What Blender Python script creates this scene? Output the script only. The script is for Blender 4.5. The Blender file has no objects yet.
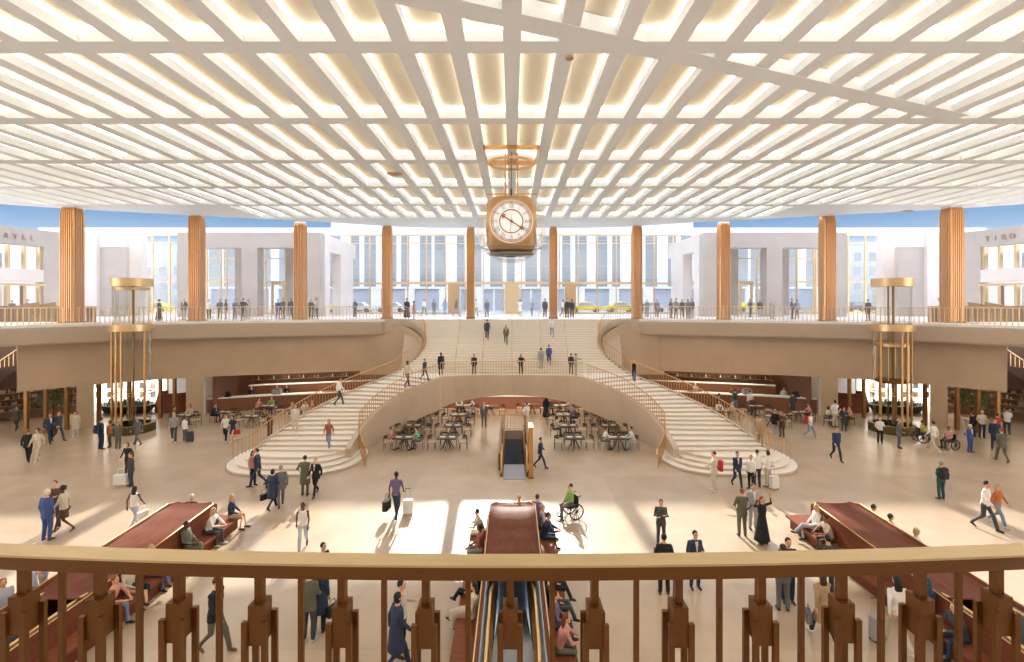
import bpy, bmesh, math, random
from mathutils import Vector, Matrix
R = math.radians
random.seed(7)
SC = bpy.context.scene
COL = SC.collection
EYE, F, HX, HY = 8.8, 490.0, 512.0, 302.0
ZU = 7.3            # upper level
# ------------------------------------------------------------ camera
cd = bpy.data.cameras.new('camera'); cam = bpy.data.objects.new('camera', cd); COL.objects.link(cam)
cam.location = (0, 0, EYE); cam.rotation_euler = (R(90), 0, 0)
cd.sensor_width = 36.0; cd.lens = 36.0*F/1024.0; cd.shift_y = -(331-HY)/1024.0
cd.clip_start = 0.1; cd.clip_end = 600
SC.camera = cam
# ------------------------------------------------------------ world: white haze low, blue above
w = bpy.data.worlds.new('world'); SC.world = w; w.use_nodes = True
nt = w.node_tree; nt.nodes.clear()
out = nt.nodes.new('ShaderNodeOutputWorld'); bg = nt.nodes.new('ShaderNodeBackground')
tc = nt.nodes.new('ShaderNodeTexCoord'); sp = nt.nodes.new('ShaderNodeSeparateXYZ'); cr = nt.nodes.new('ShaderNodeValToRGB')
nt.links.new(tc.outputs['Generated'], sp.inputs[0]); nt.links.new(sp.outputs['Z'], cr.inputs[0])
nt.links.new(cr.outputs[0], bg.inputs[0]); nt.links.new(bg.outputs[0], out.inputs[0])
e = cr.color_ramp.elements
e[0].position = 0.0; e[0].color = (3.4, 3.3, 3.2, 1)
e[1].position = 1.0; e[1].color = (1.6, 1.8, 2.1, 1)
for p, c in ((.06, (3.0, 2.9, 2.8, 1)), (.085, (.75, .85, .95, 1)), (.108, (.2, .34, .54, 1)), (.2, (.12, .24, .43, 1)), (.4, (1.2, 1.4, 1.8, 1))):
    q = e.new(p); q.color = c
bg.inputs[1].default_value = 1.0
# ------------------------------------------------------------ sun, from beyond the far glass
SUN_EL, SUN_AZ = 28.0, -3.0
sd = bpy.data.lights.new('sun', 'SUN'); sun = bpy.data.objects.new('sun', sd); COL.objects.link(sun)
sd.energy = 6; sd.angle = R(.9); sd.color = (1, .93, .82)
sun.rotation_euler = (R(-(90-SUN_EL)), 0, R(-SUN_AZ)); sun.location = (0, 60, 40)
vs = SC.view_settings; vs.view_transform = 'Standard'; vs.look = 'None'; vs.gamma = 1.0
vs.use_curve_mapping = False; vs.exposure = 0.7
COVE = 2.7          # brightness of the cove lighting in the ceiling coffers
# ------------------------------------------------------------ materials
MATS = {}
def mat(name, col, rough=.6, metal=0.0, noise=.08, scale=4.0, bump=0.0, emit=None, es=1.0, spec=.5, stretch=None):
    if name in MATS: return MATS[name]
    m = bpy.data.materials.new(name); m.use_nodes = True; n = m.node_tree
    b = n.nodes['Principled BSDF']
    b.inputs['Roughness'].default_value = rough; b.inputs['Metallic'].default_value = metal
    b.inputs['Specular IOR Level'].default_value = spec
    if noise > 0:
        t = n.nodes.new('ShaderNodeTexCoord'); mp = n.nodes.new('ShaderNodeMapping')
        if stretch: mp.inputs['Scale'].default_value = stretch
        ns = n.nodes.new('ShaderNodeTexNoise'); ns.inputs['Scale'].default_value = scale; ns.inputs['Detail'].default_value = 4
        mx = n.nodes.new('ShaderNodeMix'); mx.data_type = 'RGBA'
        lo = [max(0, c*(1-noise)) for c in col]; hi = [min(1, c*(1+noise)) for c in col]
        mx.inputs[6].default_value = (*lo, 1); mx.inputs[7].default_value = (*hi, 1)
        n.links.new(t.outputs['Object'], mp.inputs[0]); n.links.new(mp.outputs[0], ns.inputs[0])
        n.links.new(ns.outputs[0], mx.inputs[0]); n.links.new(mx.outputs[2], b.inputs['Base Color'])
        if bump:
            bp = n.nodes.new('ShaderNodeBump'); bp.inputs['Strength'].default_value = bump
            n.links.new(ns.outputs[0], bp.inputs['Height']); n.links.new(bp.outputs[0], b.inputs['Normal'])
    else:
        b.inputs['Base Color'].default_value = (*col, 1)
    if emit:
        b.inputs['Emission Color'].default_value = (*emit, 1); b.inputs['Emission Strength'].default_value = es
    MATS[name] = m; return m
def srgb(r, g, b):
    f = lambda c: (c/255/12.92) if c/255 <= .04045 else ((c/255+.055)/1.055)**2.4
    return (f(r), f(g), f(b))
def glassmat(name, tint=(1, 1, 1), refl=.1):
    m = bpy.data.materials.new(name); m.use_nodes = True; n = m.node_tree; n.nodes.clear()
    o = n.nodes.new('ShaderNodeOutputMaterial'); mx = n.nodes.new('ShaderNodeMixShader')
    tr = n.nodes.new('ShaderNodeBsdfTransparent'); tr.inputs[0].default_value = (*tint, 1)
    gl = n.nodes.new('ShaderNodeBsdfGlossy'); gl.inputs['Roughness'].default_value = .03
    fr = n.nodes.new('ShaderNodeLayerWeight'); fr.inputs[0].default_value = refl
    ml = n.nodes.new('ShaderNodeMath'); ml.operation = 'MULTIPLY'; ml.inputs[1].default_value = .4
    n.links.new(fr.outputs['Fresnel'], ml.inputs[0]); n.links.new(ml.outputs[0], mx.inputs[0]); n.links.new(tr.outputs[0], mx.inputs[1]); n.links.new(gl.outputs[0], mx.inputs[2])
    n.links.new(mx.outputs[0], o.inputs[0]); MATS[name] = m; return m
def tilemat(name, col, tx, ty, joint=.9, rough=.35, var=.05, vertical=False):
    m = bpy.data.materials.new(name); m.use_nodes = True; n = m.node_tree; b = n.nodes['Principled BSDF']
    b.inputs['Roughness'].default_value = rough
    g = n.nodes.new('ShaderNodeNewGeometry'); mp = n.nodes.new('ShaderNodeMapping')
    if vertical: mp.inputs['Rotation'].default_value = (R(-90), 0, 0)
    br = n.nodes.new('ShaderNodeTexBrick'); br.offset = .5; br.inputs['Scale'].default_value = 1
    br.inputs['Brick Width'].default_value = tx; br.inputs['Row Height'].default_value = ty
    br.inputs['Mortar Size'].default_value = .012
    c = lambda k: (*[min(1, v*k) for v in col], 1)
    br.inputs['Color1'].default_value = c(1+var); br.inputs['Color2'].default_value = c(1-var); br.inputs['Mortar'].default_value = c(joint)
    ns = n.nodes.new('ShaderNodeTexNoise'); ns.inputs['Scale'].default_value = .5; ns.inputs['Detail'].default_value = 6
    mx = n.nodes.new('ShaderNodeMix'); mx.data_type = 'RGBA'; mx.blend_type = 'MULTIPLY'; mx.inputs[0].default_value = 1
    rp = n.nodes.new('ShaderNodeValToRGB'); rp.color_ramp.elements[0].color = (.86, .85, .84, 1); rp.color_ramp.elements[0].position = .3; rp.color_ramp.elements[1].position = .7
    n.links.new(g.outputs['Position'], mp.inputs[0]); n.links.new(mp.outputs[0], br.inputs[0]); n.links.new(g.outputs['Position'], ns.inputs[0])
    n.links.new(ns.outputs[0], rp.inputs[0]); n.links.new(br.outputs[0], mx.inputs[6]); n.links.new(rp.outputs[0], mx.inputs[7])
    n.links.new(mx.outputs[2], b.inputs['Base Color']); MATS[name] = m; return m
M_floor = tilemat('stone_floor', (.55, .435, .32), 4.6, 3.1, .93, .27, .05)
M_upfloor = tilemat('upper_stone_floor', (.78, .73, .67), 2.4, 2.4, .92, .35, .03)
M_stone = tilemat('pale_stone', (.46, .38, .33), 3.6, 3.3, .9, .6, .04, True)
M_stone2 = tilemat('white_stone', (.80, .70, .65), 3.6, 3.3, .94, .6, .02, True)
M_drum = tilemat('brown_plaster', (.58, .43, .29), 9, 3.2, .97, .55, .03, True)
M_fascia = mat('fascia_stone', (.52, .41, .30), .5, noise=.05, scale=.6)
M_string = tilemat('stringer_stone', (.64, .50, .37), 2.1, 9, .9, .5, .03, True)
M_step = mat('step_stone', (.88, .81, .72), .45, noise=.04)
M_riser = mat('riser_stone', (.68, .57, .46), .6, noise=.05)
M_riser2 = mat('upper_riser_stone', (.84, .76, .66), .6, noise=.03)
M_ceil = mat('ceiling_plaster', (.88, .93, .99), .7, noise=.02)
M_panel = mat('coffer_panel', (.74, .66, .52), .7, noise=.02)
M_cove = mat('cove_light', (1, .97, .9), .8, noise=0, emit=(1, .93, .8), es=COVE)
M_bronze = mat('bronze', (.62, .36, .14), .36, .85, .12, 3)
M_bronzed = mat('dark_bronze', (.30, .155, .05), .42, .75, .15, 5)
M_rail = mat('brushed_brass_rail', (.56, .42, .235), .42, .6, .1, 6, stretch=(1, 12, 12))
M_column = mat('fluted_bronze', (.80, .44, .16), .3, .85, .06, .8)
M_wood = mat('mahogany', (.17, .05, .025), .55, spec=.15, noise=.45, scale=3, stretch=(3, .5, 8))
M_wood2 = mat('bench_seat_wood', (.24, .075, .04), .5, spec=.2, noise=.35, scale=3, stretch=(1, 5, 1))
M_bar = mat('bar_front_wood', (.22, .09, .05), .5, noise=.15)
M_dark = mat('dark_interior', (.05, .032, .022), .7)
M_brownwall = mat('brown_wall', (.2, .095, .055), .6)
M_white = mat('white_finish', (.85, .82, .78), .4, noise=.02)
M_cream = mat('cream_finish', (.75, .66, .54), .5, noise=.03)
M_gold = mat('brass', (.80, .55, .27), .33, .8, .06, 5)
M_steel = mat('grey_steel', (.36, .37, .4), .35, .6, .06)
M_bluegrey = mat('blue_grey_cladding', (.36, .42, .50), .35, .3, .08, 1)
M_black = mat('black_rubber', (.02, .02, .022), .6)
M_tan = mat('tan_leather', (.55, .42, .28), .6)
M_chairwood = mat('dark_chair_wood', (.075, .045, .028), .5)
M_leaf = mat('leaf_green', (.05, .13, .035), .6, noise=.5, scale=20)
M_glass = glassmat('clear_glass', (.98, .99, .985), .05)
M_glass2 = glassmat('elevator_glass', (.90, .90, .88), .14)
M_winglass = mat('dark_window_glass', (.27, .29, .32), .15, .2, .25, .35)
M_yellow = mat('taxi_yellow', (.85, .62, .03), .3)
M_strip_glow = mat('strip_glow', (1, .95, .85), .6, noise=0, emit=(1, .9, .74), es=12)  # glow for the added room strips and the shelf strip
M_glow_wall = mat('glowing_shop_wall', (1, 1, 1), .6, noise=0, emit=(1, .95, .88), es=1.3)  # white shop wall, brightness put in as emission
# ------------------------------------------------------------ mesh builder
class MB:
    def __init__(s): s.v = []; s.f = []; s.m = []; s.ms = []
    def mi(s, m):
        if m not in s.ms: s.ms.append(m)
        return s.ms.index(m)
    def face(s, pts, m):
        i = len(s.v); s.v += [tuple(p) for p in pts]; s.f.append(tuple(range(i, i+len(pts)))); s.m.append(s.mi(m))
    def raw(s, vs, fs, m):
        i = len(s.v); s.v += [tuple(p) for p in vs]; k = s.mi(m)
        for f in fs: s.f.append(tuple(i+j for j in f)); s.m.append(k)
    def box(s, a, b, m, rz=0, c=None):
        x0, y0, z0 = a; x1, y1, z1 = b
        vs = [(x0, y0, z0), (x1, y0, z0), (x1, y1, z0), (x0, y1, z0), (x0, y0, z1), (x1, y0, z1), (x1, y1, z1), (x0, y1, z1)]
        if rz:
            c = c or ((x0+x1)/2, (y0+y1)/2); cs, sn = math.cos(rz), math.sin(rz)
            vs = [(c[0]+(x-c[0])*cs-(y-c[1])*sn, c[1]+(x-c[0])*sn+(y-c[1])*cs, z) for x, y, z in vs]
        s.raw(vs, [(0, 3, 2, 1), (4, 5, 6, 7), (0, 1, 5, 4), (1, 2, 6, 5), (2, 3, 7, 6), (3, 0, 4, 7)], m)
    def prism(s, poly, z0, z1, m, mside=None, bottom=True):      # z0,z1 numbers or lists
        n = len(poly)
        a = z0 if isinstance(z0, (list, tuple)) else [z0]*n; b = z1 if isinstance(z1, (list, tuple)) else [z1]*n
        vs = [(p[0], p[1], a[i]) for i, p in enumerate(poly)]+[(p[0], p[1], b[i]) for i, p in enumerate(poly)]
        s.raw(vs, [tuple(range(n, 2*n))]+([tuple(range(n-1, -1, -1))] if bottom else []), m)
        s.raw(vs, [(i, (i+1) % n, n+(i+1) % n, n+i) for i in range(n)], mside or m)
    def tube(s, pts, r, m, n=8, rings=None, caps=True, square=False):
        pts = [Vector(p) for p in pts]; L = len(pts); vs = []
        rr = r if isinstance(r, (list, tuple)) else [r]*L
        for i, p in enumerate(pts):
            t = (pts[min(i+1, L-1)]-pts[max(i-1, 0)])
            t = t.normalized() if t.length > 1e-9 else Vector((0, 0, 1))
            ref = Vector((0, 0, 1)) if abs(t.z) < .9 else Vector((1, 0, 0))
            if square and abs(t.z) >= .9: ref = Vector((0, 1, 0))
            u = t.cross(ref).normalized(); v = u.cross(t)
            q = rr[i]; rx, ry = q if isinstance(q, tuple) else (q, q)
            for k in range(n):
                a = 2*math.pi*(k+.5)/n; f = 1.414 if square else 1
                vs.append(p+u*math.cos(a)*rx*f+v*math.sin(a)*ry*f)
        fs = [(i*n+k, i*n+(k+1) % n, (i+1)*n+(k+1) % n, (i+1)*n+k) for i in range(L-1) for k in range(n)]
        if caps: fs += [tuple(range(n-1, -1, -1)), tuple(range((L-1)*n, L*n))]
        s.raw(vs, fs, m)
    def lathe(s, c, prof, m, n=24, a0=0, a1=2*math.pi, sx=1, sy=1):
        full = abs(a1-a0-2*math.pi) < 1e-6; k = n if full else n+1; vs = []
        for (r, z) in prof:
            for i in range(k):
                a = a0+(a1-a0)*i/n; vs.append((c[0]+math.cos(a)*r*sx, c[1]+math.sin(a)*r*sy, c[2]+z))
        fs = []
        for j in range(len(prof)-1):
            for i in range(k if full else n):
                i2 = (i+1) % k; fs.append((j*k+i, j*k+i2, (j+1)*k+i2, (j+1)*k+i))
        s.raw(vs, fs, m)
    def disc(s, c, r, m, n=24, sx=1, sy=1):
        s.face([(c[0]+math.cos(2*math.pi*i/n)*r*sx, c[1]+math.sin(2*math.pi*i/n)*r*sy, c[2]) for i in range(n)], m)
    def cyl(s, c, r, h, m, n=20, r2=None):
        r2 = r if r2 is None else r2
        s.lathe(c, [(0.0001, 0), (r, 0), (r2, h), (0.0001, h)], m, n)
    def wall(s, pts, z0, z1, th, m):                       # curved wall: offset to the left of the path
        pts = [Vector((p[0], p[1])) for p in pts]; L = len(pts); off = []
        for i, p in enumerate(pts):
            t = (pts[min(i+1, L-1)]-pts[max(i-1, 0)]).normalized(); off.append(p+Vector((-t.y, t.x))*th)
        a = z0 if isinstance(z0, (list, tuple)) else [z0]*L; b = z1 if isinstance(z1, (list, tuple)) else [z1]*L
        vs = []
        for i in range(L): vs += [(*pts[i], a[i]), (*pts[i], b[i]), (*off[i], b[i]), (*off[i], a[i])]
        fs = [(4*i+k, 4*i+(k+1) % 4, 4*i+4+(k+1) % 4, 4*i+4+k) for i in range(L-1) for k in range(4)]
        fs += [(0, 1, 2, 3), (4*L-4, 4*L-1, 4*L-2, 4*L-3)]
        s.raw(vs, fs, m)
    def build(s, name, parent=None, smooth=False, loc=None, recalc=True, weld=False):
        me = bpy.data.meshes.new(name); me.from_pydata(s.v, [], s.f)
        for m in s.ms: me.materials.append(m)
        me.polygons.foreach_set('material_index', s.m)
        if recalc or weld:
            bm = bmesh.new(); bm.from_mesh(me)
            if weld: bmesh.ops.remove_doubles(bm, verts=bm.verts, dist=1e-5)
            bmesh.ops.recalc_face_normals(bm, faces=bm.faces); bm.to_mesh(me); bm.free()
        if smooth:
            me.polygons.foreach_set('use_smooth', [True]*len(me.polygons))
        o = bpy.data.objects.new(name, me); COL.objects.link(o)
        if parent: o.parent = parent
        if loc: o.location = loc
        return o
def autosmooth(o, ang=35):
    me = o.data; me.polygons.foreach_set('use_smooth', [True]*len(me.polygons))
    bm = bmesh.new(); bm.from_mesh(me)
    for e_ in bm.edges:
        e_.smooth = (len(e_.link_faces) == 2 and e_.calc_face_angle(0) < R(ang))
    bm.to_mesh(me); bm.free(); return o
def tag(o, label=None, cat=None, group=None, kind=None):
    if label: o['label'] = label
    if cat: o['category'] = cat
    if group: o['group'] = group
    if kind: o['kind'] = kind
    return o
def struct(o): o['kind'] = 'structure'; return o
def empty(name, loc=(0, 0, 0), rz=0):
    o = bpy.data.objects.new(name, None); COL.objects.link(o); o.location = loc; o.rotation_euler = (0, 0, rz)
    o.empty_display_size = .2; return o
def copy_tree(o, parent=None):
    c = o.copy(); COL.objects.link(c); c.parent = parent
    for ch in list(KIDS.get(o.name, [])): copy_tree(ch, c)
    return c
KIDS = {}
def kids(o):                                               # remember the children of a finished thing
    ch = [c for c in o.children]; KIDS[o.name] = ch
    for c in ch: kids(c)
    return o
def catmull(P, n=6):
    P = [tuple(p) for p in P]; Q = [P[0]]+P+[P[-1]]; out_ = []
    for i in range(1, len(Q)-2):
        for k in range(n):
            t = k/n; r = []
            for a, b, c, d in zip(Q[i-1], Q[i], Q[i+1], Q[i+2]):
                r.append(.5*(2*b+(c-a)*t+(2*a-5*b+4*c-d)*t*t+(3*b-a-3*c+d)*t*t*t))
            out_.append(tuple(r))
    out_.append(P[-1]); return out_
def resample(P, step):
    P = [Vector(p) for p in P]; out_ = [P[0]]; acc = 0
    for a, b in zip(P, P[1:]):
        L = (b-a).length; d = step-acc
        while d <= L: out_.append(a.lerp(b, d/L)); d += step
        acc = L-(d-step)
    return out_
def inset(P, d):
    out_ = []; L = len(P)
    for i, p in enumerate(P):
        t = (Vector(P[min(i+1, L-1)][:2])-Vector(P[max(i-1, 0)][:2])).normalized()
        out_.append((p[0]-t.y*d, p[1]+t.x*d, *p[2:]))
    return out_
def lerp(a, b, t): return a+(b-a)*t
def evalpts(keys, t):
    for (t0, p0), (t1, p1) in zip(keys, keys[1:]):
        if t <= t1: return tuple(lerp(a, b, (t-t0)/(t1-t0)) for a, b in zip(p0, p1))
    return keys[-1][1]
mir = lambda P, s: [(s*p[0],)+tuple(p[1:]) for p in P]

# ============================================================ SETTING
# plan curves of the left half (mirrored with s = -1 ... s=+1 uses -x)
EDGE_OUT = [(-35, 5), (-35, 16), (-34, 24), (-31.9, 29.8), (-29.5, 33.0), (-26.8, 35.4), (-24.2, 37.0), (-20.5, 38.5), (-17, 39.6), (-13, 41.0), (-10.8, 41.75)]
EDGE_C = catmull(EDGE_OUT, 5)
S_CURVE = [(-10.8, 41.75, 7.3), (-9.3, 41.95, 7.25), (-8.1, 41.6, 6.8), (-7.3, 40.95, 6.1), (-7.0, 40.2, 5.45), (-7.15, 39.4, 4.75), (-7.8, 38.6, 4.05), (-8.8, 37.8, 3.35)]
O_KEYS = [(0, (-13.9, 26.8)), (.25, (-13.3, 29.0)), (.5, (-12.3, 31.5)), (.75, (-10.7, 34.5)), (1, (-8.8, 37.8))]
I_KEYS = [(0, (-9.1, 26.7)), (.25, (-9.05, 29.2)), (.5, (-8.5, 31.3)), (.75, (-7.25, 33.5)), (1, (-5.2, 35.4))]
Oc = catmull([p for _, p in O_KEYS], 9); Ic = catmull([p for _, p in I_KEYS], 9)
def on(C, t):
    x = t*(len(C)-1); i = min(int(x), len(C)-2); return tuple(lerp(a, b, x-i) for a, b in zip(C[i], C[i+1]))
LAND = 3.3; L0 = .64
lev = lambda t: L0+(LAND-L0)*t
def soffit(t):
    keys = [(0, 0), (.5, 0), (.62, .12), (.75, .55), (.95, 1.05), (1, 1.2)]
    for (a, p), (b, q) in zip(keys, keys[1:]):
        if t <= b: return lerp(p, q, (t-a)/(b-a))
    return 1.2
# ---- floors
def rect_grid(holes, x0, x1, y0, y1, z, m):
    xs = sorted({x0, x1, *[h[0] for h in holes], *[h[1] for h in holes]}); ys = sorted({y0, y1, *[h[2] for h in holes], *[h[3] for h in holes]})
    b = MB()
    for a, c in zip(xs, xs[1:]):
        for d, e_ in zip(ys, ys[1:]):
            cx, cy = (a+c)/2, (d+e_)/2
            if any(h[0] < cx < h[1] and h[2] < cy < h[3] for h in holes): continue
            b.face([(a, d, z), (c, d, z), (c, e_, z), (a, e_, z)], m)
    return b
HOODX = [-12.05, 0.02, 12.2]
HOLES = [(.12-.72, .12+.72, 25.9, 33.6)]+[(x-.72, x+.72, 12.4, 18.0) for x in HOODX]
struct(rect_grid(HOLES, -48, 48, -6, 50, 0, M_floor).build('floor', weld=True))
b = MB()                                                   # shafts below the escalator openings
for (x0, x1, y0, y1) in HOLES:
    b.box((x0-.12, y0, -6), (x0, y1, -.004), M_bluegrey); b.box((x1, y0, -6), (x1+.12, y1, -.004), M_bluegrey)
    b.box((x0-.12, y1, -.6), (x1+.12, y1+.12, -.004), M_cream); b.box((x0-.12, y1, -6), (x1+.12, y1+.12, -.6), M_bluegrey); b.box((x0-.12, y0-.12, -6), (x1+.12, y0, -.5), M_cream)
struct(b.build('trim_1'))
# ---- upper slab
poly = [(p[0], p[1]) for p in EDGE_C]+[(-9.3, 42.25)]
poly += [(-x, y) for x, y in reversed(poly)]
poly = [(-75, 5)]+poly+[(75, 5), (75, 66), (-75, 66)]
def ngon(poly, z, m, name):
    bm = bmesh.new(); vs = [bm.verts.new((x, y, z)) for x, y in poly]; f = bm.faces.new(vs); f.normal_update()
    bmesh.ops.triangulate(bm, faces=[f]); me = bpy.data.meshes.new(name); bm.to_mesh(me); bm.free(); me.materials.append(m)
    o = bpy.data.objects.new(name, me); COL.objects.link(o); return o
struct(ngon(poly, ZU, M_upfloor, 'floor.001'))
struct(ngon(poly, 6.1, M_fascia, 'ceiling.001'))
b = MB()
for s in (1, -1):
    P = mir(EDGE_C, s)
    if s == -1: P = P[::-1]
    # projecting nosing, then a splayed fascia
    b.wall(P, 7.14, 7.32, .3, M_white)
    L = len(P); off = []
    for i, p in enumerate(P):
        p = Vector(p[:2]); t = (Vector(P[min(i+1, L-1)][:2])-Vector(P[max(i-1, 0)][:2])).normalized(); off.append(p+Vector((-t.y, t.x))*.12)
    for i in range(L-1):
        b.face([(*P[i][:2], 7.14), (*P[i+1][:2], 7.14), (*off[i+1], 6.0), (*off[i], 6.0)], M_fascia)
        b.face([(*off[i], 6.0), (*off[i+1], 6.0), (*(off[i+1]*1+(off[i+1]-Vector(P[i+1][:2])).normalized()*.4), 6.0), (*(off[i]*1+(off[i]-Vector(P[i][:2])).normalized()*.4), 6.0)], M_fascia)
struct(b.build('trim_2'))
struct(rect_grid([], -140, 140, 66, 300, ZU-.02, mat('asphalt', (.42, .42, .42), .8)).build('floor.002'))
# ---- curved lower (drum) wall
DR = [(-37, 6), (-36.2, 16), (-35.2, 24), (-33.2, 29.9), (-30.7, 33.4), (-27.8, 36.1), (-24.8, 37.9), (-21, 39.3), (-17.2, 40.4), (-12.5, 41.8), (-9, 43), (-5, 43.6), (0, 43.9)]
DC = catmull(DR, 8)
def drum_px(x):
    k = (x-HX)/F
    for a, c in zip(DC, DC[1:]):
        fa, fc = a[0]-k*a[1], c[0]-k*c[1]
        if fa*fc <= 0: t = fa/(fa-fc+1e-9); return (lerp(a[0], c[0], t), lerp(a[1], c[1], t))
def drum_span(x0, x1):
    a, c = drum_px(x0), drum_px(x1); mid = [p for p in DC if a[0] < p[0] < c[0]]
    return [a]+mid+[c]
b = MB()
for s in (1, -1):
    def W(P, z0, z1, th, m):
        P = mir(P, s)
        if s == -1: P = P[::-1]
        b.wall(P, z0, z1, th, m)
    W(drum_span(18, 511.9), 2.95, 6.1, .45, M_drum)
    W(drum_span(77, 94), 0, 2.95, .45, M_drum); W(drum_span(186, 204), 0, 2.95, .45, M_drum)
    W(drum_span(203, 204.5), 0, 2.95, .5, M_white)
struct(b.build('wall_drum'))
# ---- rooms behind the drum wall
b = MB(); d = MB()
for s in (1, -1):
    d.box((min(s*42.8, s*42), 30, 0), (max(s*42.8, s*42), 48, 6.1), M_brownwall)
    d.box((min(s*42, s*23.5), 44.5, 0), (max(s*42, s*23.5), 44.8, 3.3), M_cream)
    d.box((min(s*23.5, s*10), 44.6, 0), (max(s*23.5, s*10), 44.9, 3.3), M_brownwall)
    d.box((min(s*23.7, s*23.4), 38.8, 0), (max(s*23.7, s*23.4), 44.6, 3.2), M_brownwall)
    d.box((min(s*48, s*42.8), 36, 0), (max(s*48, s*42.8), 36.4, 6.1), M_brownwall)
    d.box((min(s*9.6, s*9.9), 41.9, 0), (max(s*9.6, s*9.9), 44.6, 3.2), M_brownwall)
d.box((-60, -9, -1), (60, -8.5, 16.7), M_stone)
d.box((-10, 45.2, 0), (10, 45.5, 3.3), M_bar)
d.box((-9.5, 42.6, 3.3), (9.5, 46, 3.4), M_brownwall)
struct(d.build('wall_back'))
for s in (1, -1):
    P = [(s*x, y) for x, y in inset([p for p in DC if p[0] < -9.3], .3)]
    struct(ngon(P+[(s*-9.4, 46), (s*-40, 46), (s*-40, 8)], 3.2, M_brownwall, 'ceiling.002'))
# added glowing strips that brighten the bars, shops and arch area
for k, (x0, x1, y0, y1, z) in enumerate([(-22, -11, 42.2, 42.4, 3.18), (11, 22, 42.2, 42.4, 3.18), (-35, -30, 40.6, 41.6, 3.1), (30, 35, 40.6, 41.6, 3.1), (-6, 6, 42.8, 43.1, 3.2), (-7, 7, 38.5, 38.7, 2.75), (-20, -15.5, 41.3, 41.5, 3.1) , (15.5, 20, 41.3, 41.5, 3.1)]):
    m = MB(); m.box((x0, y0, z), (x1, y1, z+.08), M_strip_glow)
    tag(m.build('added_strip_light'), ['added warm strip brightening the left bar from above', 'added warm strip brightening the right bar from above', 'added glowing panel brightening the shop behind the left elevator', 'added glowing panel brightening the shop behind the right elevator', 'added warm strip brightening the central bar from above', 'long added strip hidden under the landing, brightening the cafe tables', 'added hidden strip brightening the front of the left bar counter', 'added hidden strip brightening the front of the right bar counter'][k], 'added light')

# ============================================================ CEILING
ZC = 15.6
CE = catmull([(-60, 14), (-46, 26), (-35.6, 34.05), (-25.2, 38.4), (-16.3, 41.6), (-9, 44.6), (0, 45.2), (9, 44.6), (16.3, 41.6), (25.2, 38.4), (35.6, 34.05), (46, 26), (60, 14)], 6)
def ceil_edge(x):
    for a, c in zip(CE, CE[1:]):
        if a[0] <= x <= c[0]: return lerp(a[1], c[1], (x-a[0])/(c[0]-a[0]))
    return 10
PX, BW, PY, BY = 1.45, .46, 5.34, .62
b = MB()
REC, LIP = .42, .29
j0 = -34
for j in range(j0, -j0):
    x0, x1 = j*PX, (j+1)*PX; xa, xb = x0+BW/2, x1-BW/2
    lim = min(ceil_edge(x0), ceil_edge(x1)); y = 13.1-PY*4
    ye0 = y
    while True:
        ya, yb = y+BY/2, y+PY-BY/2
        if yb > lim-.35: break
        # underside of the beams round this coffer
        b.face([(x0, y-BY/2, ZC), (x1, y-BY/2, ZC), (x1, ya, ZC), (x0, ya, ZC)], M_ceil)
        b.face([(x0, ya, ZC), (xa, ya, ZC), (xa, yb, ZC), (x0, yb, ZC)], M_ceil)
        b.face([(xb, ya, ZC), (x1, ya, ZC), (x1, yb, ZC), (xb, yb, ZC)], M_ceil)
        c4 = [(xa, ya), (xb, ya), (xb, yb), (xa, yb)]
        for q in range(4):
            p, r_ = c4[q], c4[(q+1) % 4]
            b.face([(*p, ZC), (*r_, ZC), (*r_, ZC+LIP), (*p, ZC+LIP)], M_ceil)
            b.face([(*p, ZC+LIP), (*r_, ZC+LIP), (*r_, ZC+REC), (*p, ZC+REC)], M_cove)
        b.face([(*p, ZC+REC) for p in c4], M_panel)
        y += PY; ye0 = y
    b.face([(x0, ye0-BY/2, ZC), (x1, ye0-BY/2, ZC), (x1, ceil_edge(x1), ZC), (x0, ceil_edge(x0), ZC)], M_ceil)
    b.face([(x0, ceil_edge(x0), ZC), (x1, ceil_edge(x1), ZC), (x1, ceil_edge(x1), ZC+1.1), (x0, ceil_edge(x0), ZC+1.1)], M_white)
    b.face([(x0, -10, ZC+1.1), (x1, -10, ZC+1.1), (x1, ceil_edge(x1), ZC+1.1), (x0, ceil_edge(x0), ZC+1.1)], M_white)
struct(b.build('ceiling', recalc=False, weld=False))
b = MB()                                                   # oblique beam crossing the coffers
p, q = Vector((-4.0, 10.3)), Vector((16.5, 18.1)); t = (q-p).normalized(); nrm = Vector((-t.y, t.x))*.33
b.prism([p-nrm, q-nrm, q+nrm, p+nrm], ZC-.012, ZC+.4, M_ceil)
struct(b.build('trim_3'))
b = MB()
for x in (-23.2, 23.2):
    pass
# diffusers in the ceiling
for x, y in ((-6.2, 25.9), (29.5, 36.6), (1.6, 13.6)):
    m = MB(); m.cyl((x, y, ZC-.05), .42 if y > 20 else .12, .06, M_tan, 20); m.lathe((x, y, ZC-.06), [(.3 if y > 20 else .08, 0), (.3 if y > 20 else .08, .02)], M_bronze)
    tag(m.build('ceiling_diffuser'), {25.9: 'round tan air diffuser in the ceiling left of the clock', 36.6: 'round tan air diffuser in the ceiling near the right elevator', 13.6: 'tiny white sensor on the oblique ceiling beam'}[y], 'vent')

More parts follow.
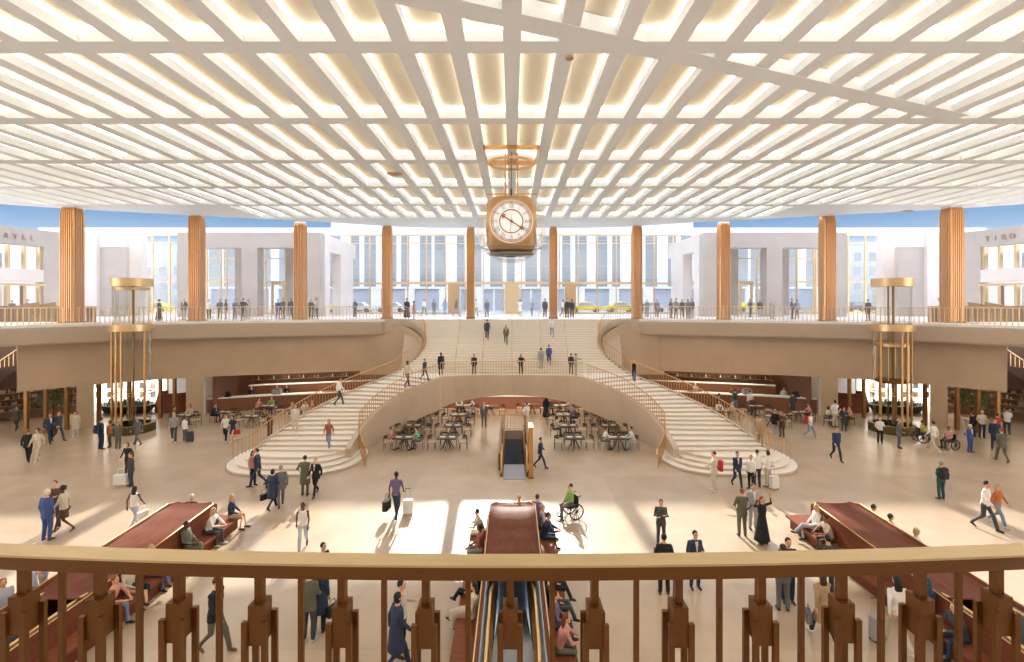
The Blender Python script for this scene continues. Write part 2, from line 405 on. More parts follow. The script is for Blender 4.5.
# ============================================================ GRAND STAIRCASE
ST = empty('grand_staircase', (0, 38, 0))
tag(ST, 'pale stone double staircase with two curving lower flights around an arch', 'staircase')
def sbuild(b, name, **k):
    o = b.build(name, **k); o.parent = ST; o.location = (0, -38, 0); return o
SC_C = catmull(S_CURVE, 6)
def half_at(y):                                            # half width of the upper flight at depth y
    best = None
    for a, c in zip(SC_C, SC_C[1:]):
        if min(a[1], c[1]) <= y <= max(a[1], c[1]):
            v = abs(lerp(a[0], c[0], (y-a[1])/(c[1]-a[1]+1e-9)))
            best = v if best is None else min(best, v)
    return best if best else 9.0
NU = 22; Y0, Y1 = 37.8, 42.25
b = MB()
for i in range(NU):
    ya, yb = lerp(Y0, Y1, i/NU), lerp(Y0, Y1, (i+1)/NU); z = lerp(LAND, ZU, (i+1)/NU)
    h0, h1 = half_at(ya+.02)+.03, half_at(yb-.02)+.03
    zb = max(2.2, z-.55)
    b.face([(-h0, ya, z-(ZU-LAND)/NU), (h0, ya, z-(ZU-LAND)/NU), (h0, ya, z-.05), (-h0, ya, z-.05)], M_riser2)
    b.prism([(-h0, ya-.03), (h0, ya-.03), (h1, yb, ), (-h1, yb)], z-.05, z, M_step)
b.prism([(-8.6, Y0), (8.6, Y0), (9.2, Y1), (-9.2, Y1)], [2.9, 2.9, 6.0, 6.0], [3.2, 3.2, 6.9, 6.9], M_fascia)
sbuild(b, 'upper_flight')
b = MB()
I1, O1 = on(Ic, 1), on(Oc, 1)
front = [I1, (-4.2, 35.95), (-2.1, 36.25), (0, 36.35), (2.1, 36.25), (4.2, 35.95), (-I1[0], I1[1])]
lp = front+[(-O1[0], O1[1]), (O1[0], O1[1])]
b.prism(lp, LAND-.12, LAND, M_step); b.prism(lp, 2.4, LAND-.12, M_string)
sbuild(b, 'landing')
NL = 18
def stairpts(i): t = i/NL; return on(Oc, t), on(Ic, t)
for s in (1, -1):
    b = MB()
    for i in range(NL):
        o0, i0 = stairpts(i); o1, i1 = stairpts(i+1); z = lev((i+1)/NL); zp = lev(i/NL)
        dv = Vector((o0[0]-i0[0], o0[1]-i0[1])).normalized(); nv = Vector((-dv.y, dv.x))
        if nv.y > 0: nv = -nv
        nv *= .04
        P = [(o0[0]+nv.x, o0[1]+nv.y), (i0[0]+nv.x, i0[1]+nv.y), i1, o1]
        b.prism(mir(P, s), z-.05, z, M_step)
        za, zb = max(.0, soffit(i/NL)), max(.0, soffit((i+1)/NL))
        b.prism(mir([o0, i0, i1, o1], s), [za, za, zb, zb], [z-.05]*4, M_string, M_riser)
    sbuild(b, 'lower_flight')
    # inner stringer (arch face)
    b = MB()
    pts = [on(Ic, k/30) for k in range(31)]
    lo = [soffit(k/30) for k in range(31)]; hi = [lev(k/30)+.16 for k in range(31)]
    hi = [min(h, LAND+.12) for h in hi]
    pts2 = [(-4.2, 35.95), (-2.1, 36.25), (0, 36.35)]
    pts += pts2; lo += [1.5, 1.85, 1.97]; hi += [LAND+.12]*3
    P = mir(pts, s)
    if s == -1: P, lo, hi = P[::-1], lo[::-1], hi[::-1]
    b.wall(P, lo, hi, -.3 if True else .3, M_string)
    o = sbuild(b, 'arch_stringer')
    # soffit under the landing part
    b = MB()
    for k in range(30, len(pts)-1):
        pass
    # outer stringer: curving band beside lower flight, then the S beside the upper flight
    b = MB()
    op = [on(Oc, k/24) for k in range(25)]
    ol = [max(0, lev(k/24)-.95) for k in range(25)]; oh = [lev(k/24)+.16 for k in range(25)]
    sp_ = SC_C[::-1]
    op += [(p[0], p[1]) for p in sp_[1:]]; oh += [p[2]+.16 for p in sp_[1:]]; n_s = len(sp_)-1; ol += [p[2]-lerp(.95, .35, min(1, k/8)) if k < n_s-10 else p[2]-lerp(.35, 1.25, (k-(n_s-10))/10) for k, p in enumerate(sp_[1:])]
    oh = [min(h, 7.34) for h in oh]
    P = mir(op, s)
    if s == -1: P, ol, oh = P[::-1], ol[::-1], oh[::-1]
    b.wall(P, ol, oh, .22, M_fascia)
    sbuild(b, 'outer_stringer')
    b = MB(); dp_ = catmull([(-8.95, 37.9), (-8.2, 38.6), (-7.5, 39.5), (-7.4, 40.3), (-7.9, 40.9), (-9.2, 41.5), (-11.2, 42.0), (-13, 41.9)], 5)
    top = [min(6.95, max(3.0, 3.1+(y-37.9)*1.03)) for x, y in dp_]
    P = mir(dp_, s)
    if s == -1: P, top = P[::-1], top[::-1]
    b.wall(P, 2.6, top, .15, M_drum); sbuild(b, 'curved_side_wall')
    # rounded podium steps
    b = MB()
    for k in range(4):
        cx, cy = -11.85, 28.0; a_, bb = 3.62-.36*k, 3.4-.42*k; poly = []
        for q in range(33):
            th = math.pi+math.pi*q/32; c_, s_ = math.cos(th), math.sin(th)
            poly.append((cx+a_*math.copysign(abs(c_)**(.62), c_), cy+bb*math.copysign(abs(s_)**(.8), s_)))
        poly = [(poly[0][0]+.3, 28.9)]+poly+[(poly[-1][0]-.3, 28.9)]
        b.prism(mir(poly, s), .16*k+.11, .16*(k+1), M_step)
        b.prism(mir([(cx+(x-cx)*.985, cy+(y-cy)*.985) for x, y in poly], s), max(.0, .16*k-.02), .16*k+.11, M_riser)
    sbuild(b, 'podium_steps')
# landing underside rising to the back
b = MB()
fr = [(-5.2, 35.4), (-4.2, 35.95), (-2.1, 36.25), (0, 36.35), (2.1, 36.25), (4.2, 35.95), (5.2, 35.4)]
fz = [1.2, 1.5, 1.85, 1.97, 1.85, 1.5, 1.2]
for k in range(6):
    (xa, ya), (xc, yc) = fr[k], fr[k+1]
    b.face([(xa, ya+.1, fz[k]), (xc, yc+.1, fz[k+1]), (xc*1.6, 38.2, 2.9), (xa*1.6, 38.2, 2.9)], M_fascia)
sbuild(b, 'arch_soffit')

# ============================================================ RAILINGS
def railing(name, P, h, step, label, cat='railing', r=.03, rb=.017, group=None, post_every=0, mt=None, base=True, maxb=100, zoff=0):
    """P: base line points (x,y,z)"""
    mt = mt or M_gold
    c = P[len(P)//2]; e_ = empty(name, (c[0], c[1], c[2])); tag(e_, label, cat, group)
    off = (-c[0], -c[1], -c[2])
    b = MB(); b.tube([(p[0], p[1], p[2]+h) for p in P], r, mt, 6); o = b.build('handrail', smooth=True); o.parent = e_; o.location = off
    if base:
        b = MB(); b.tube([(p[0], p[1], p[2]+.08) for p in P], .016, mt, 4, square=True); o = b.build('bottom_rail'); o.parent = e_; o.location = off
    R_ = resample(P, step); b = MB(); b.tube([(0, 0, .0), (0, 0, h)], rb, mt, 4, square=True)
    first = b.build('baluster'); first.parent = e_
    ext = []
    R_.sort(key=lambda p: p[1])
    for k, p in enumerate(R_):
        if k >= maxb: ext.append(p); continue
        o = first if k == 0 else first.copy()
        if k: COL.objects.link(o)
        o.parent = e_; o.location = (p[0]+off[0], p[1]+off[1], p[2]+off[2])
    if ext:
        b = MB()
        for p in ext: b.tube([(p[0], p[1], p[2]), (p[0], p[1], p[2]+h)], rb, mt, 4, square=True)
        o = b.build('balusters'); o.parent = e_; o.location = off; o['kind'] = 'stuff'
    return e_
for s, nm in ((1, 'left'), (-1, 'right')):
    P = [(x, y, ZU+.02) for x, y in inset(EDGE_C, .12) if y > 16]
    railing('balcony_railing', mir(P, s), 1.1, .27, 'bronze railing along the curved edge of the %s balcony' % nm, rb=.021)
    P = inset(SC_C[::-1], .1)
    Q = [(*p, lev(k/24)) for k, p in enumerate(inset([on(Oc, k/24) for k in range(25)], .1))]
    low = [(-15.3, 26.9, .05), (-15.0, 27.3, .12), (-14.4, 27.2, .35)]
    P = low+Q+[(p[0], p[1], min(p[2]+.1, ZU+.02)) for p in P[1:]]
    railing('stair_railing', mir(P, s), 1.1, .24, 'bronze railing sweeping down the outer side of the %s curved flight' % nm, mt=M_bronze, rb=.014)
    Q = [(*p, lev(k/24)+.1) for k, p in enumerate(inset([on(Ic, k/24) for k in range(25)], -.14))]
    Q = [(-7.75, 26.0, .02), (-8.2, 26.9, .1), (-8.75, 27.9, .55)]+Q[5:-1]
    railing('stair_railing', mir(Q, s), 1.05, .24, 'bronze railing down the inner, arch side of the %s curved flight' % nm, mt=M_bronze, rb=.014)
P = [(x, y+.12, LAND+.1) for x, y in catmull(front, 4)]
railing('bridge_railing', P, 1.0, .2, 'pale bronze railing across the landing above the central arch')
for k, x in enumerate((-4.4, -2.3, 0.0, 2.3, 4.4)):
    e_ = empty('stair_handrail', (x, 40, 5.4)); tag(e_, ['leftmost', 'second from left', 'middle', 'second from right', 'rightmost'][k]+' slim bronze handrail on the broad upper flight', 'handrail', 'handrails on the upper flight')
    b = MB(); b.tube([(0, -2.5, -1.2), (0, -2.2, -1.15), (0, 2.25, 2.85), (0, 2.5, 2.85)], .022, M_bronze, 6); b.build('handrail', parent=e_, smooth=True)
    for q in range(5):
        b = MB(); zq = lerp(-2.08, 1.85, q/4); b.tube([(0, lerp(-2.2, 2.2, q/4), zq), (0, lerp(-2.2, 2.2, q/4), zq+.95)], .014, M_bronze, 6); b.build('post', parent=e_)

# ============================================================ COLUMNS
colnames = ['fluted bronze column at the far left, standing nearest the camera', 'fluted bronze column between the left window bay and the left stone portal', 'fluted bronze column before the right pier of the left stone portal', 'fluted bronze column left of the stair head', 'slim bronze column just left of the hanging clock',
            'slim bronze column just right of the hanging clock', 'fluted bronze column right of the stair head', 'fluted bronze column before the left pier of the right stone portal', 'fluted bronze column between the right stone portal and the right window bay', 'fluted bronze column at the far right, standing nearest the camera']
colp = [(31.5, 35.1), (24.7, 38.4), (18.0, 41.7), (11.1, 43.6), (3.72, 44.3)]
allc = [(-x, y) for x, y in colp]+[(x, y) for x, y in colp[::-1]]
for k, (x, y) in enumerate(allc):
    wd = [.52, .48, .46, .42, .36][min(k, 9-k)]; dp = [.5, .42, .36, .34, .3][min(k, 9-k)]
    def ring(z, sc=1.0):
        pts = []; NF = 6; g = .1
        for (ax, ay, bx_, by_, nx_, ny_) in ((-wd, -dp, wd, -dp, 0, 1), (wd, -dp, wd, dp, -1, 0), (wd, dp, -wd, dp, 0, -1), (-wd, dp, -wd, -dp, 1, 0)):
            for k_ in range(NF):
                for f_, gg in ((.0, 0), (.38, 0), (.48, g), (.9, g)):
                    t_ = .06+.88*(k_+f_)/NF; q_ = 1.0 if .1 < t_ < .9 else 0
                    pts.append(((lerp(ax, bx_, t_)+nx_*gg*q_)*sc, (lerp(ay, by_, t_)+ny_*gg*q_)*sc, z))
        return pts
    e_ = empty('fluted_column', (x, y, ZU)); tag(e_, colnames[k], 'column', 'fluted bronze columns round the hall')
    b = MB(); zs = [(0.12, 1), (7.7, 1), (8.0, .93), (8.22, .8)]
    vs_ = sum([ring(z, sc) for z, sc in zs], []); n = 96
    b.raw(vs_, [(j*n+i, j*n+(i+1) % n, (j+1)*n+(i+1) % n, (j+1)*n+i) for j in range(len(zs)-1) for i in range(n)], M_column)
    b.build('shaft', parent=e_)
    b = MB(); b.box((-wd-.05, -dp-.05, .0), (wd+.05, dp+.05, .12), M_bronzed); b.build('base', parent=e_)
    b = MB(); b.box((-wd*.8, -dp*.8, 8.2), (wd*.8, dp*.8, 8.3), M_white); b.build('cap', parent=e_)

# ============================================================ UPPER HALL: stone blocks, glazing
def glazing(name, x0, x1, y, z0, z1, xs, zs, label, idx):
    e_ = empty(name, ((x0+x1)/2, y, z0)); e_['kind'] = 'structure'
    cx = (x0+x1)/2
    g = MB(); g.box((x0-cx, -.01, 0), (x1-cx, .01, z1-z0), M_glass); g.build('pane', parent=e_)
    f = MB()
    for x in xs: f.box((x-cx-.07, -.12, 0), (x-cx+.07, .12, z1-z0), M_gold)
    for z, h in zs: f.box((x0-cx, -.09, z-z0-h/2), (x1-cx, .09, z-z0+h/2), M_gold)
    f.build('window_frame', parent=e_); return e_
n_ = 0
b = MB()
# centre head beam, hidden top raised to block the sun, and far beam
b.box((-21.5, 61.7, 17.3), (21.5, 63.2, 21.6), M_white)
b.box((-60, 62, 17.3), (-21.5, 63, 18.2), M_white); b.box((21.5, 62, 17.3), (60, 63, 18.2), M_white)
struct(b.build('wall_far'))
xs = [-20.4+2.4*k for k in range(18)]
glazing('window_1', -21.4, 21.4, 62, ZU, 17.3, xs, [(16.2, .1), (11.15, .22), (7.4, .2), (17.25, .12)], '', 1)
for s, nm in ((-1, 'left'), (1, 'right')):
    sx = lambda a, c: (min(s*a, s*c), max(s*a, s*c))
    # stone portal block
    b = MB(); YB = 50
    for (a, c) in ((19.6, 20.9), (26.0, 27.6), (32.8, 34.2)):
        x0, x1 = sx(a, c); b.box((x0, YB, ZU), (x1, YB+1.3, 14.35), M_stone)
    x0, x1 = sx(19.6, 34.2); b.box((x0, YB, 14.35), (x1, YB+1.3, 15.9), M_stone)
    x0, x1 = sx(19.6, 20.6); b.box((x0, YB+1.3, 14.2), (x1, 61.5, 15.9), M_stone2); b.box((x0, YB+1.3, ZU), (x1, YB+2.8, 14.2), M_stone2); b.box((x0, 56.2, ZU), (x1, 60.5, 14.2), M_stone2)
    for (a, c, y) in ((24.2, 25.6, 55.5), (30.0, 31.4, 55.5)):
        x0, x1 = sx(a, c); b.box((x0, y, ZU), (x1, y+1.3, 16.4), M_stone)
    x0, x1 = sx(20.62, 34.2); b.box((x0, YB+1.3, 15.6), (x1, 61.8, 15.9), M_stone2)
    struct(b.build('wall_portal_'+nm))
    x0, x1 = sx(20.6, 40.5)
    glazing('window_%d' % (3 if s < 0 else 4), x0, x1, 61.0, ZU, 15.6, [x0+.1+k*2.45 for k in range(9)], [(11.3, .2), (14.2, .1), (7.4, .2)], '', 2)
    # bronze door frames inside the portal
    for (a, c) in ((21.2, 24.0), (26.3, 29.2)):
        f = MB(); x0, x1 = sx(a, c); f.box((x0, 59.4, 10.9), (x1, 60.6, 11.2), M_gold)
        for x in (x0, (x0+x1)/2-.1, x1-.2): f.box((x, 59.4, ZU), (x+.2, 59.7, 10.9), M_gold)
        struct(f.build('door_%d' % (3+n_))); n_ += 1
    # tall window bay beyond, white wall and signed shop block
    x0, x1 = sx(34.2, 49.5)
    glazing('window_%d' % (5 if s < 0 else 6), x0, x1, 59, ZU, 16.9, [x0+.1+k*2.05 for k in range(8)], [(15.9, .1), (11.2, .1), (7.5, .3)], '', 3)
    b = MB()
    x0, x1 = sx(40.6, 43.8); b.box((x0, 53.6, ZU), (x1, 54.6, 16.3), M_stone2)
    x0, x1 = sx(40.2, 42.9); b.box((x0, 51, ZU), (x1, 51.5, 14.5), M_stone)
    x0, x1 = sx(42.9, 56); b.box((x0, 50.6, ZU), (x1, 51.5, 16.0), M_stone2)
    x0, x1 = sx(40.2, 42.9); b.box((x0, 50.9, 14.5), (x1, 51.6, 16.0), M_stone2)
    struct(b.build('wall_side_'+nm))
    # angled shop front block (local x along the face)
    e_ = empty('shop_front_block', (s*41.2, 44.6, ZU), 0); e_['kind'] = 'structure'
    ang = math.atan2(-5.4, -s*-1.0) if False else 0
    p0 = Vector((s*41.2, 44.6)); p1 = Vector((s*43.6, 36.0)); dirv = (p1-p0).normalized(); Lf = 16
    rz = math.atan2(dirv.y, dirv.x); e_.rotation_euler = (0, 0, rz)
    dep = 1.0*(1 if s < 0 else -1)      # thickness away from the hall
    dsg = -1 if s < 0 else 1
    T = 1.0*dsg
    yb = lambda a, c: (min(a, c), max(a, c))
    b = MB()
    def bx(xa, xb, za, zb, m, t0=0, t1=1.0):
        ya, yc = yb(dsg*t0, dsg*t1); b.box((xa, ya, za), (xb, yc, zb), m)
    M_ = M_stone
    bx(0, Lf, 6.4, 7.85, M_); bx(0, 1.2, 0, 6.4, M_); bx(1.2, Lf, 3.25, 4.35, M_stone2); bx(14.5, Lf, 0, 6.4, M_)
    bx(1.2, Lf, 2.9, 3.1, M_gold, -.25, .1)
    for k in range(12):
        x = 1.22+k*1.12; bx(x, x+.16, 4.35, 6.4, M_gold, .2, .6); bx(x, x+.22, 0, 2.9, M_gold, .2, .6)
        if k % 2: bx(x+.22, x+.3, 0, 2.9, M_wood2, .2, .5)
    ya, yc = yb(dsg*.4, dsg*.42); b.box((1.2, ya, 0), (14.5, yc, 6.4), M_winglass if False else M_glass)
    ob = b.build('facade', parent=e_)
    b = MB(); ya, yc = yb(dsg*3.9, dsg*4); b.box((2, ya, 4.4), (14.5, yc, 5.9), mat('grey_backdrop_building', (.36, .34, .34), .8)); b.box((2, ya, 0), (14.5, yc, 2.9), M_cream); b.build('backdrop', parent=e_)
    for k, ch in enumerate('RYLL' if s < 0 else 'TIRD'):
        cu = bpy.data.curves.new('letter', 'FONT'); cu.body = ch; cu.size = .62; cu.extrude = .03; cu.align_x = 'CENTER'
        tmp = bpy.data.objects.new('tmp', cu); COL.objects.link(tmp)
        me = bpy.data.meshes.new_from_object(tmp.evaluated_get(bpy.context.evaluated_depsgraph_get())); bpy.data.objects.remove(tmp)
        me.materials.clear(); me.materials.append(M_bronzed)
        o = bpy.data.objects.new('letter', me); COL.objects.link(o); o.parent = e_
        if s < 0:
            o.rotation_euler = (R(90), 0, R(180)); o.location = (3.85-k*.6, .04, 6.85)
        else:
            o.rotation_euler = (R(90), 0, 0); o.location = (1.75+k*.58, -.04, 6.85)
# bronze entrance doors at the centre
e_ = empty('entrance_portal', (0, 61, ZU)); tag(e_, 'bronze entrance portal with white framed doors below the far glazing', 'entrance')
b = MB(); b.box((-15.4, -.6, 3.75), (15.4, 1, 4.0), M_gold); b.build('canopy', parent=e_)
for k, (x0, x1) in enumerate(((-7.9, -6.6), (-.85, .85), (6.6, 7.9))):
    b = MB(); b.box((x0, -.5, 0), (x1, .5, 3.75), M_bronze if k != 1 else M_gold); b.build('pillar_panel', parent=e_)
for k in range(8):
    x0 = -6.5+k*1.42 if k < 4 else .95+(k-4)*1.42
    b = MB(); b.box((x0, -.1, 0), (x0+.1, .1, 3.3), M_white); b.box((x0+1.3, -.1, 0), (x0+1.4, .1, 3.3), M_white); b.box((x0+.1, -.1, 3.1), (x0+1.3, .1, 3.3), M_white); b.box((x0+.1, -.1, 0), (x0+1.3, .1, .25), M_white)
    o = b.build('door_frame', parent=e_)
    g = MB(); g.box((x0+.1, -.01, .25), (x0+1.3, .01, 3.1), M_glass); g.build('door_glass', parent=o)
# ---- street beyond
e_ = empty('office_building', (0, 92, ZU)); tag(e_, 'white building with tall dark window slots across the street', 'building')
b = MB(); b.box((-34, 0, 4.0), (34, 8, 24), M_white); b.box((-60, .05, 4.0), (60, 7.9, 14.9), M_white); b.box((-60, .6, 0), (60, 8, 4.0), mat('lavender_shopfront', (.42, .44, .52), .5))
b.build('wall', parent=e_)
b = MB()
for k in range(-9, 10): b.box((k*6.4-.9, .1, 0), (k*6.4+.9, .7, 4), M_white)
b.build('street_pier', parent=e_)
wm = MB(); wm.box((-.95, -.02, 4.4), (.95, .15, 14.6), M_winglass)
for z in (6, 8.2, 11, 13): wm.box((-.95, -.06, z), (.95, 0, z+.12), M_steel)
w0 = None
for k in range(-17, 18):
    if w0 is None: w0 = wm.build('window', parent=e_); o = w0
    else: o = w0.copy(); COL.objects.link(o); o.parent = e_
    o.location = (k*3.3+(.3 if k % 2 else -.25), 0, 0); o.scale = (1.15 if k % 3 else .8, 1, 1)
for s, nm in ((-1, 'left'), (1, 'right')):
    e_ = empty('distant_block', (s*66, 104, ZU)); tag(e_, 'pale grey city block seen through the %s window bay' % nm, 'building')
    b = MB(); b.box((-17, 0, 0), (17, 10, 9 if s < 0 else 13.5), mat('city_grey', (.5, .49, .49), .8)); b.build('wall', parent=e_)
    m = MB()
    for r_ in range(3 if s < 0 else 4):
        for q in range(10): m.box((-15+q*3.1, -.05, 1.2+r_*3), (-13.6+q*3.1, .1, 3+r_*3), M_winglass)
    m.build('windows', parent=e_)
    b = MB(); b.box((-10, 2, 9), (2, 8, 12.5), MATS['city_grey']); b.build('roof_block', parent=e_) if s < 0 else None
# taxis and cars
def car(x, y, rz, m, label, taxi=True):
    e_ = empty('taxi' if taxi else 'car', (x, y, ZU), rz); tag(e_, label, 'taxi' if taxi else 'car')
    side = [(-2.3, .35), (-2.25, .8), (-1.9, .92), (-1.45, .98), (-.85, 1.45), (.75, 1.48), (1.35, 1.0), (2.1, .88), (2.35, .6), (2.3, .3)]
    b = MB(); n = len(side)
    vs_ = [(p[0], -.9 if p[1] < 1.1 else -.7, p[1]) for p in side]+[(p[0], .9 if p[1] < 1.1 else .7, p[1]) for p in side]
    b.raw(vs_, [tuple(range(n)), tuple(range(2*n-1, n-1, -1))]+[(i, (i+1) % n, n+(i+1) % n, n+i) for i in range(n)], m); b.build('body', parent=e_)
    b = MB()
    for sy in (-1, 1): b.raw([(-1.3, sy*.92, .98), (1.2, sy*.92, .98), (.72, sy*.76, 1.4), (-.8, sy*.76, 1.4)], [(0, 1, 2, 3)], M_winglass)
    b.build('windows', parent=e_)
    for wx in (-1.45, 1.45):
        for wy in (-.82, .82):
            b = MB(); b.tube([(wx, wy-.12, .33), (wx, wy+.12, .33)], .33, M_black, 14); o = b.build('wheel', parent=e_)
    if taxi: b = MB(); b.box((-.2, -.12, 1.46), (.2, .12, 1.62), M_white); b.build('roof_sign', parent=e_)
M_wcar = mat('white_car_paint', (.8, .8, .82), .3); M_bcar = mat('dark_car_paint', (.05, .06, .08), .3)
car(-29, 74, .1, M_yellow, 'yellow taxi seen left of the fluted column by the left portal'); car(-22.6, 72, 0, M_wcar, 'white car in the street left of the centre glazing', False)
car(-26.0, 79, 0, M_yellow, 'yellow taxi far left in the street'); car(10.7, 71, 0, M_yellow, 'yellow taxi just right of the entrance portal'); car(15.9, 72, .05, M_yellow, 'second yellow taxi right of the entrance portal')
car(20.5, 73, 0, M_wcar, 'white car in the street right of the entrance portal', False); car(-17.8, 72.5, 0, M_wcar, 'white car left of the fluted column by the stair head', False); car(30, 75, 0, M_bcar, 'dark car seen through the right portal', False)
car(-53, 73, 0, M_yellow, 'yellow taxi seen through the left window bay'); car(52, 74, 0, M_bcar, 'dark car seen through the right window bay', False); car(37, 76, 0, M_yellow, 'yellow taxi seen through the right portal')
# upper level escalator balustrades (behind the railings)
for s, nm in ((-1, 'left'), (1, 'right')):
    e_ = empty('escalator_enclosure', (s*37, 36.5, ZU)); tag(e_, 'bronze slatted enclosure with dark sloping handrails on the upper %s balcony' % nm, 'escalator')
    b = MB(); b.tube([(-s*5.5, .5, 1.15), (s*6, .5, 1.2)], .03, M_bronzed, 6); b.build('top_rail', parent=e_)
    b = MB()
    for q in range(42): x = -s*5.5+s*q*.27; b.box((x-.03, .4, 0), (x+.03, .6, 1.15), M_bronzed)
    b.build('slats', parent=e_)
    b = MB()
    for dy in (1.2, 2.6): b.prism([(-s*.5, dy), (s*6.5, dy), (s*6.5, dy+.15), (-s*.5, dy+.15)], [.95, -.6, -.6, .95] if False else [0.9, -.4, -.4, .9], [1.25, .1, .1, 1.25] if False else [1.5, .25, .25, 1.5], M_bronzed)
    b.build('handrail', parent=e_)

# ============================================================ BENCH + ESCALATOR GROUPS
def escalator(e_, x, y_near, y_far, rail_z=.95, sides=True, hw=.5):
    """descends away from the camera"""
    b = MB(); b.box((x-hw, y_near-1.9, .0), (x+hw, y_near+.25, .03), M_steel); b.build('landing_plate', parent=e_)
    b = MB(); n = 26; run = .4
    for i in range(n):
        y = y_near+.3+i*run; z = -.19*(i+1)
        if y > y_far-.1: break
        b.box((x-hw, y, z-.35), (x+hw, y+run, z), M_bluegrey)
        for q in range(10): b.box((x-hw+.05+q*.1, y, z), (x-hw+.08+q*.1, y+run, z+.012), M_steel)
    b.build('steps', parent=e_)
    if sides:
        for sx in (-1, 1):
            xx = x+sx*(hw+.1)
            prof = [(xx, y_near-1.5, .08), (xx, y_near-1.72, .35), (xx, y_near-1.75, .62), (xx, y_near-1.6, .88), (xx, y_near-1.3, rail_z), (xx, y_near+.6, rail_z), (xx, y_near+1.1, rail_z-.08), (xx, y_far-.3, rail_z-.08-(y_far-1.4-y_near)*.475)]
            b = MB(); b.tube(prof, (.045), M_gold, 8); h = b.build('handrail', parent=e_, smooth=True)
            b = MB(); pp = prof[1:]
            for p, q in zip(pp[1:], pp[2:]):
                b.face([(p[0], p[1], min(0, p[2]-.95)), (q[0], q[1], min(0, q[2]-.95)), q, p], M_glass2)
            b.build('glass_side', parent=e_)
            b = MB(); b.prism([(xx-.07, y_near-1.5), (xx+.07, y_near-1.5), (xx+.07, y_far), (xx-.07, y_far)], [-.1, -.1, -.1-(y_far-y_near)*.3]*1+[-.1-(y_far-y_near)*.3], [.12, .12, .05, .05], M_bronzed); b.build('skirt', parent=e_)
def bench_group(x, hood_near, label, eslabel):
    yf, yn = 18.6, 5.6; hw = .86
    e_ = empty('bench', (x, 12, 0)); tag(e_, label, 'bench', 'long mahogany benches round the escalators')
    def B(b, name, p=None, **k):
        o = b.build(name, **k); o.parent = p or e_
        if not p: o.location = (-x, -12, 0)
        return o
    # hood: rounded, tilted panel over the escalator well with concave bands
    b = MB(); nx, ny = 12, 22; V = []
    for j in range(ny+1):
        v = j/ny; y = lerp(hood_near, yf, v)
        rr = .25; k = max(0, (y-(yf-rr))/rr); cut = rr*(1-math.sqrt(max(0, 1-k*k)))
        for i in range(nx+1):
            u = -1+2*i/nx; ww = hw-cut
            z = 1.02+.2*v-.09*(1-abs(u)**4)*(1 if 0 < j < ny else .6)-.012*math.sin(v*ny*1.3)
            V.append((x+u*ww, y, z))
    b.raw(V, [(j*(nx+1)+i, j*(nx+1)+i+1, (j+1)*(nx+1)+i+1, (j+1)*(nx+1)+i) for j in range(ny) for i in range(nx)], M_wood)
    B(b, 'hood', smooth=True, recalc=False)
    b = MB()
    for sx in (-1, 1):       # backs along both sides, raked slightly
        xo, xi = x+sx*hw, x+sx*(hw-.09)
        P = [(xo+sx*.12, yn, .45), (xo+sx*.12, yf-.1, .45), (xo, yf-.12, 1.21), (xo, hood_near, 1.02), (xo, yn, .98)]
        Q = [(xi, yn, .0), (xi, yf-.1, .0), (xi, yf-.12, 1.21), (xi, hood_near, 1.02), (xi, yn, .98)]
        n = 5; b.raw(P+Q, [(0, 1, 2, 3, 4), (9, 8, 7, 6, 5)]+[(i, (i+1) % n, n+(i+1) % n, n+i) for i in range(n)], M_wood)
    b.box((x-hw, yf-.12, 0), (x+hw, yf+.0, 1.14), M_wood)
    B(b, 'backrest')
    b = MB()
    for sx in (-1, 1):
        b.tube([(x+sx*hw, yn, 1.0), (x+sx*hw, hood_near, 1.04), (x+sx*(hw-.01), yf-.25, 1.23), (x+sx*(hw-.14), yf-.04, 1.2)], .018, M_gold, 6)
    b.tube([(x-hw+.05, hood_near, 1.01), (x+hw-.05, hood_near, 1.01)], .025, M_wood2, 6)
    B(b, 'edge_trim')
    b = MB(); b.box((x-hw-.62, yf+.05, .38), (x+hw+.62, yf+.62, .45), M_wood2); B(b, 'end_seat')
    b = MB(); b.box((x-hw-.5, yf, 0), (x+hw+.5, yf+.5, .38), M_wood); B(b, 'end_plinth')
    for sx in (-1, 1):
        b = MB(); x0, x1 = sorted((x+sx*(hw+.05), x+sx*(hw+.62)))
        b.box((x0, yn, .38), (x1, yf+.05, .45), M_wood2); B(b, 'seat')
        b = MB(); x0, x1 = sorted((x+sx*(hw-.05), x+sx*(hw+.5))); b.box((x0, yn, 0), (x1, yf, .38), M_wood); B(b, 'plinth')
        b = MB()
        for y in (8.2, 10.6, 13.0, 15.4, 17.8):
            x0, x1 = sorted((x+sx*(hw+.05), x+sx*(hw+.5))); b.box((x0, y-.03, .45), (x1, y+.03, .52), M_bronzed)
        B(b, 'seat_divider')
    b = MB(); x0, x1 = x-hw+.1, x+hw-.1; b.box((x0, yn, 0), (x0+.04, hood_near, .95), M_bluegrey); b.box((x1-.04, yn, 0), (x1, hood_near, .95), M_bluegrey); B(b, 'inner_lining')
    e2 = empty('escalator', (x, 12.4, 0)); tag(e2, eslabel, 'escalator', 'escalators sunk between the benches')
    tmp = empty('tmp'); escalator(e2, 0, 0, 5.5)
    bpy.data.objects.remove(tmp)
bench_group(HOODX[0], 12.9, 'left long mahogany bench with a tapering wooden hood', 'escalator sunk between the seats of the left bench')
bench_group(HOODX[1], 14.8, 'central mahogany bench with a wooden hood facing the stairs', 'escalator sunk between the seats of the central bench')
bench_group(HOODX[2], 12.9, 'right long mahogany bench with a tapering wooden hood', 'escalator sunk between the seats of the right bench')
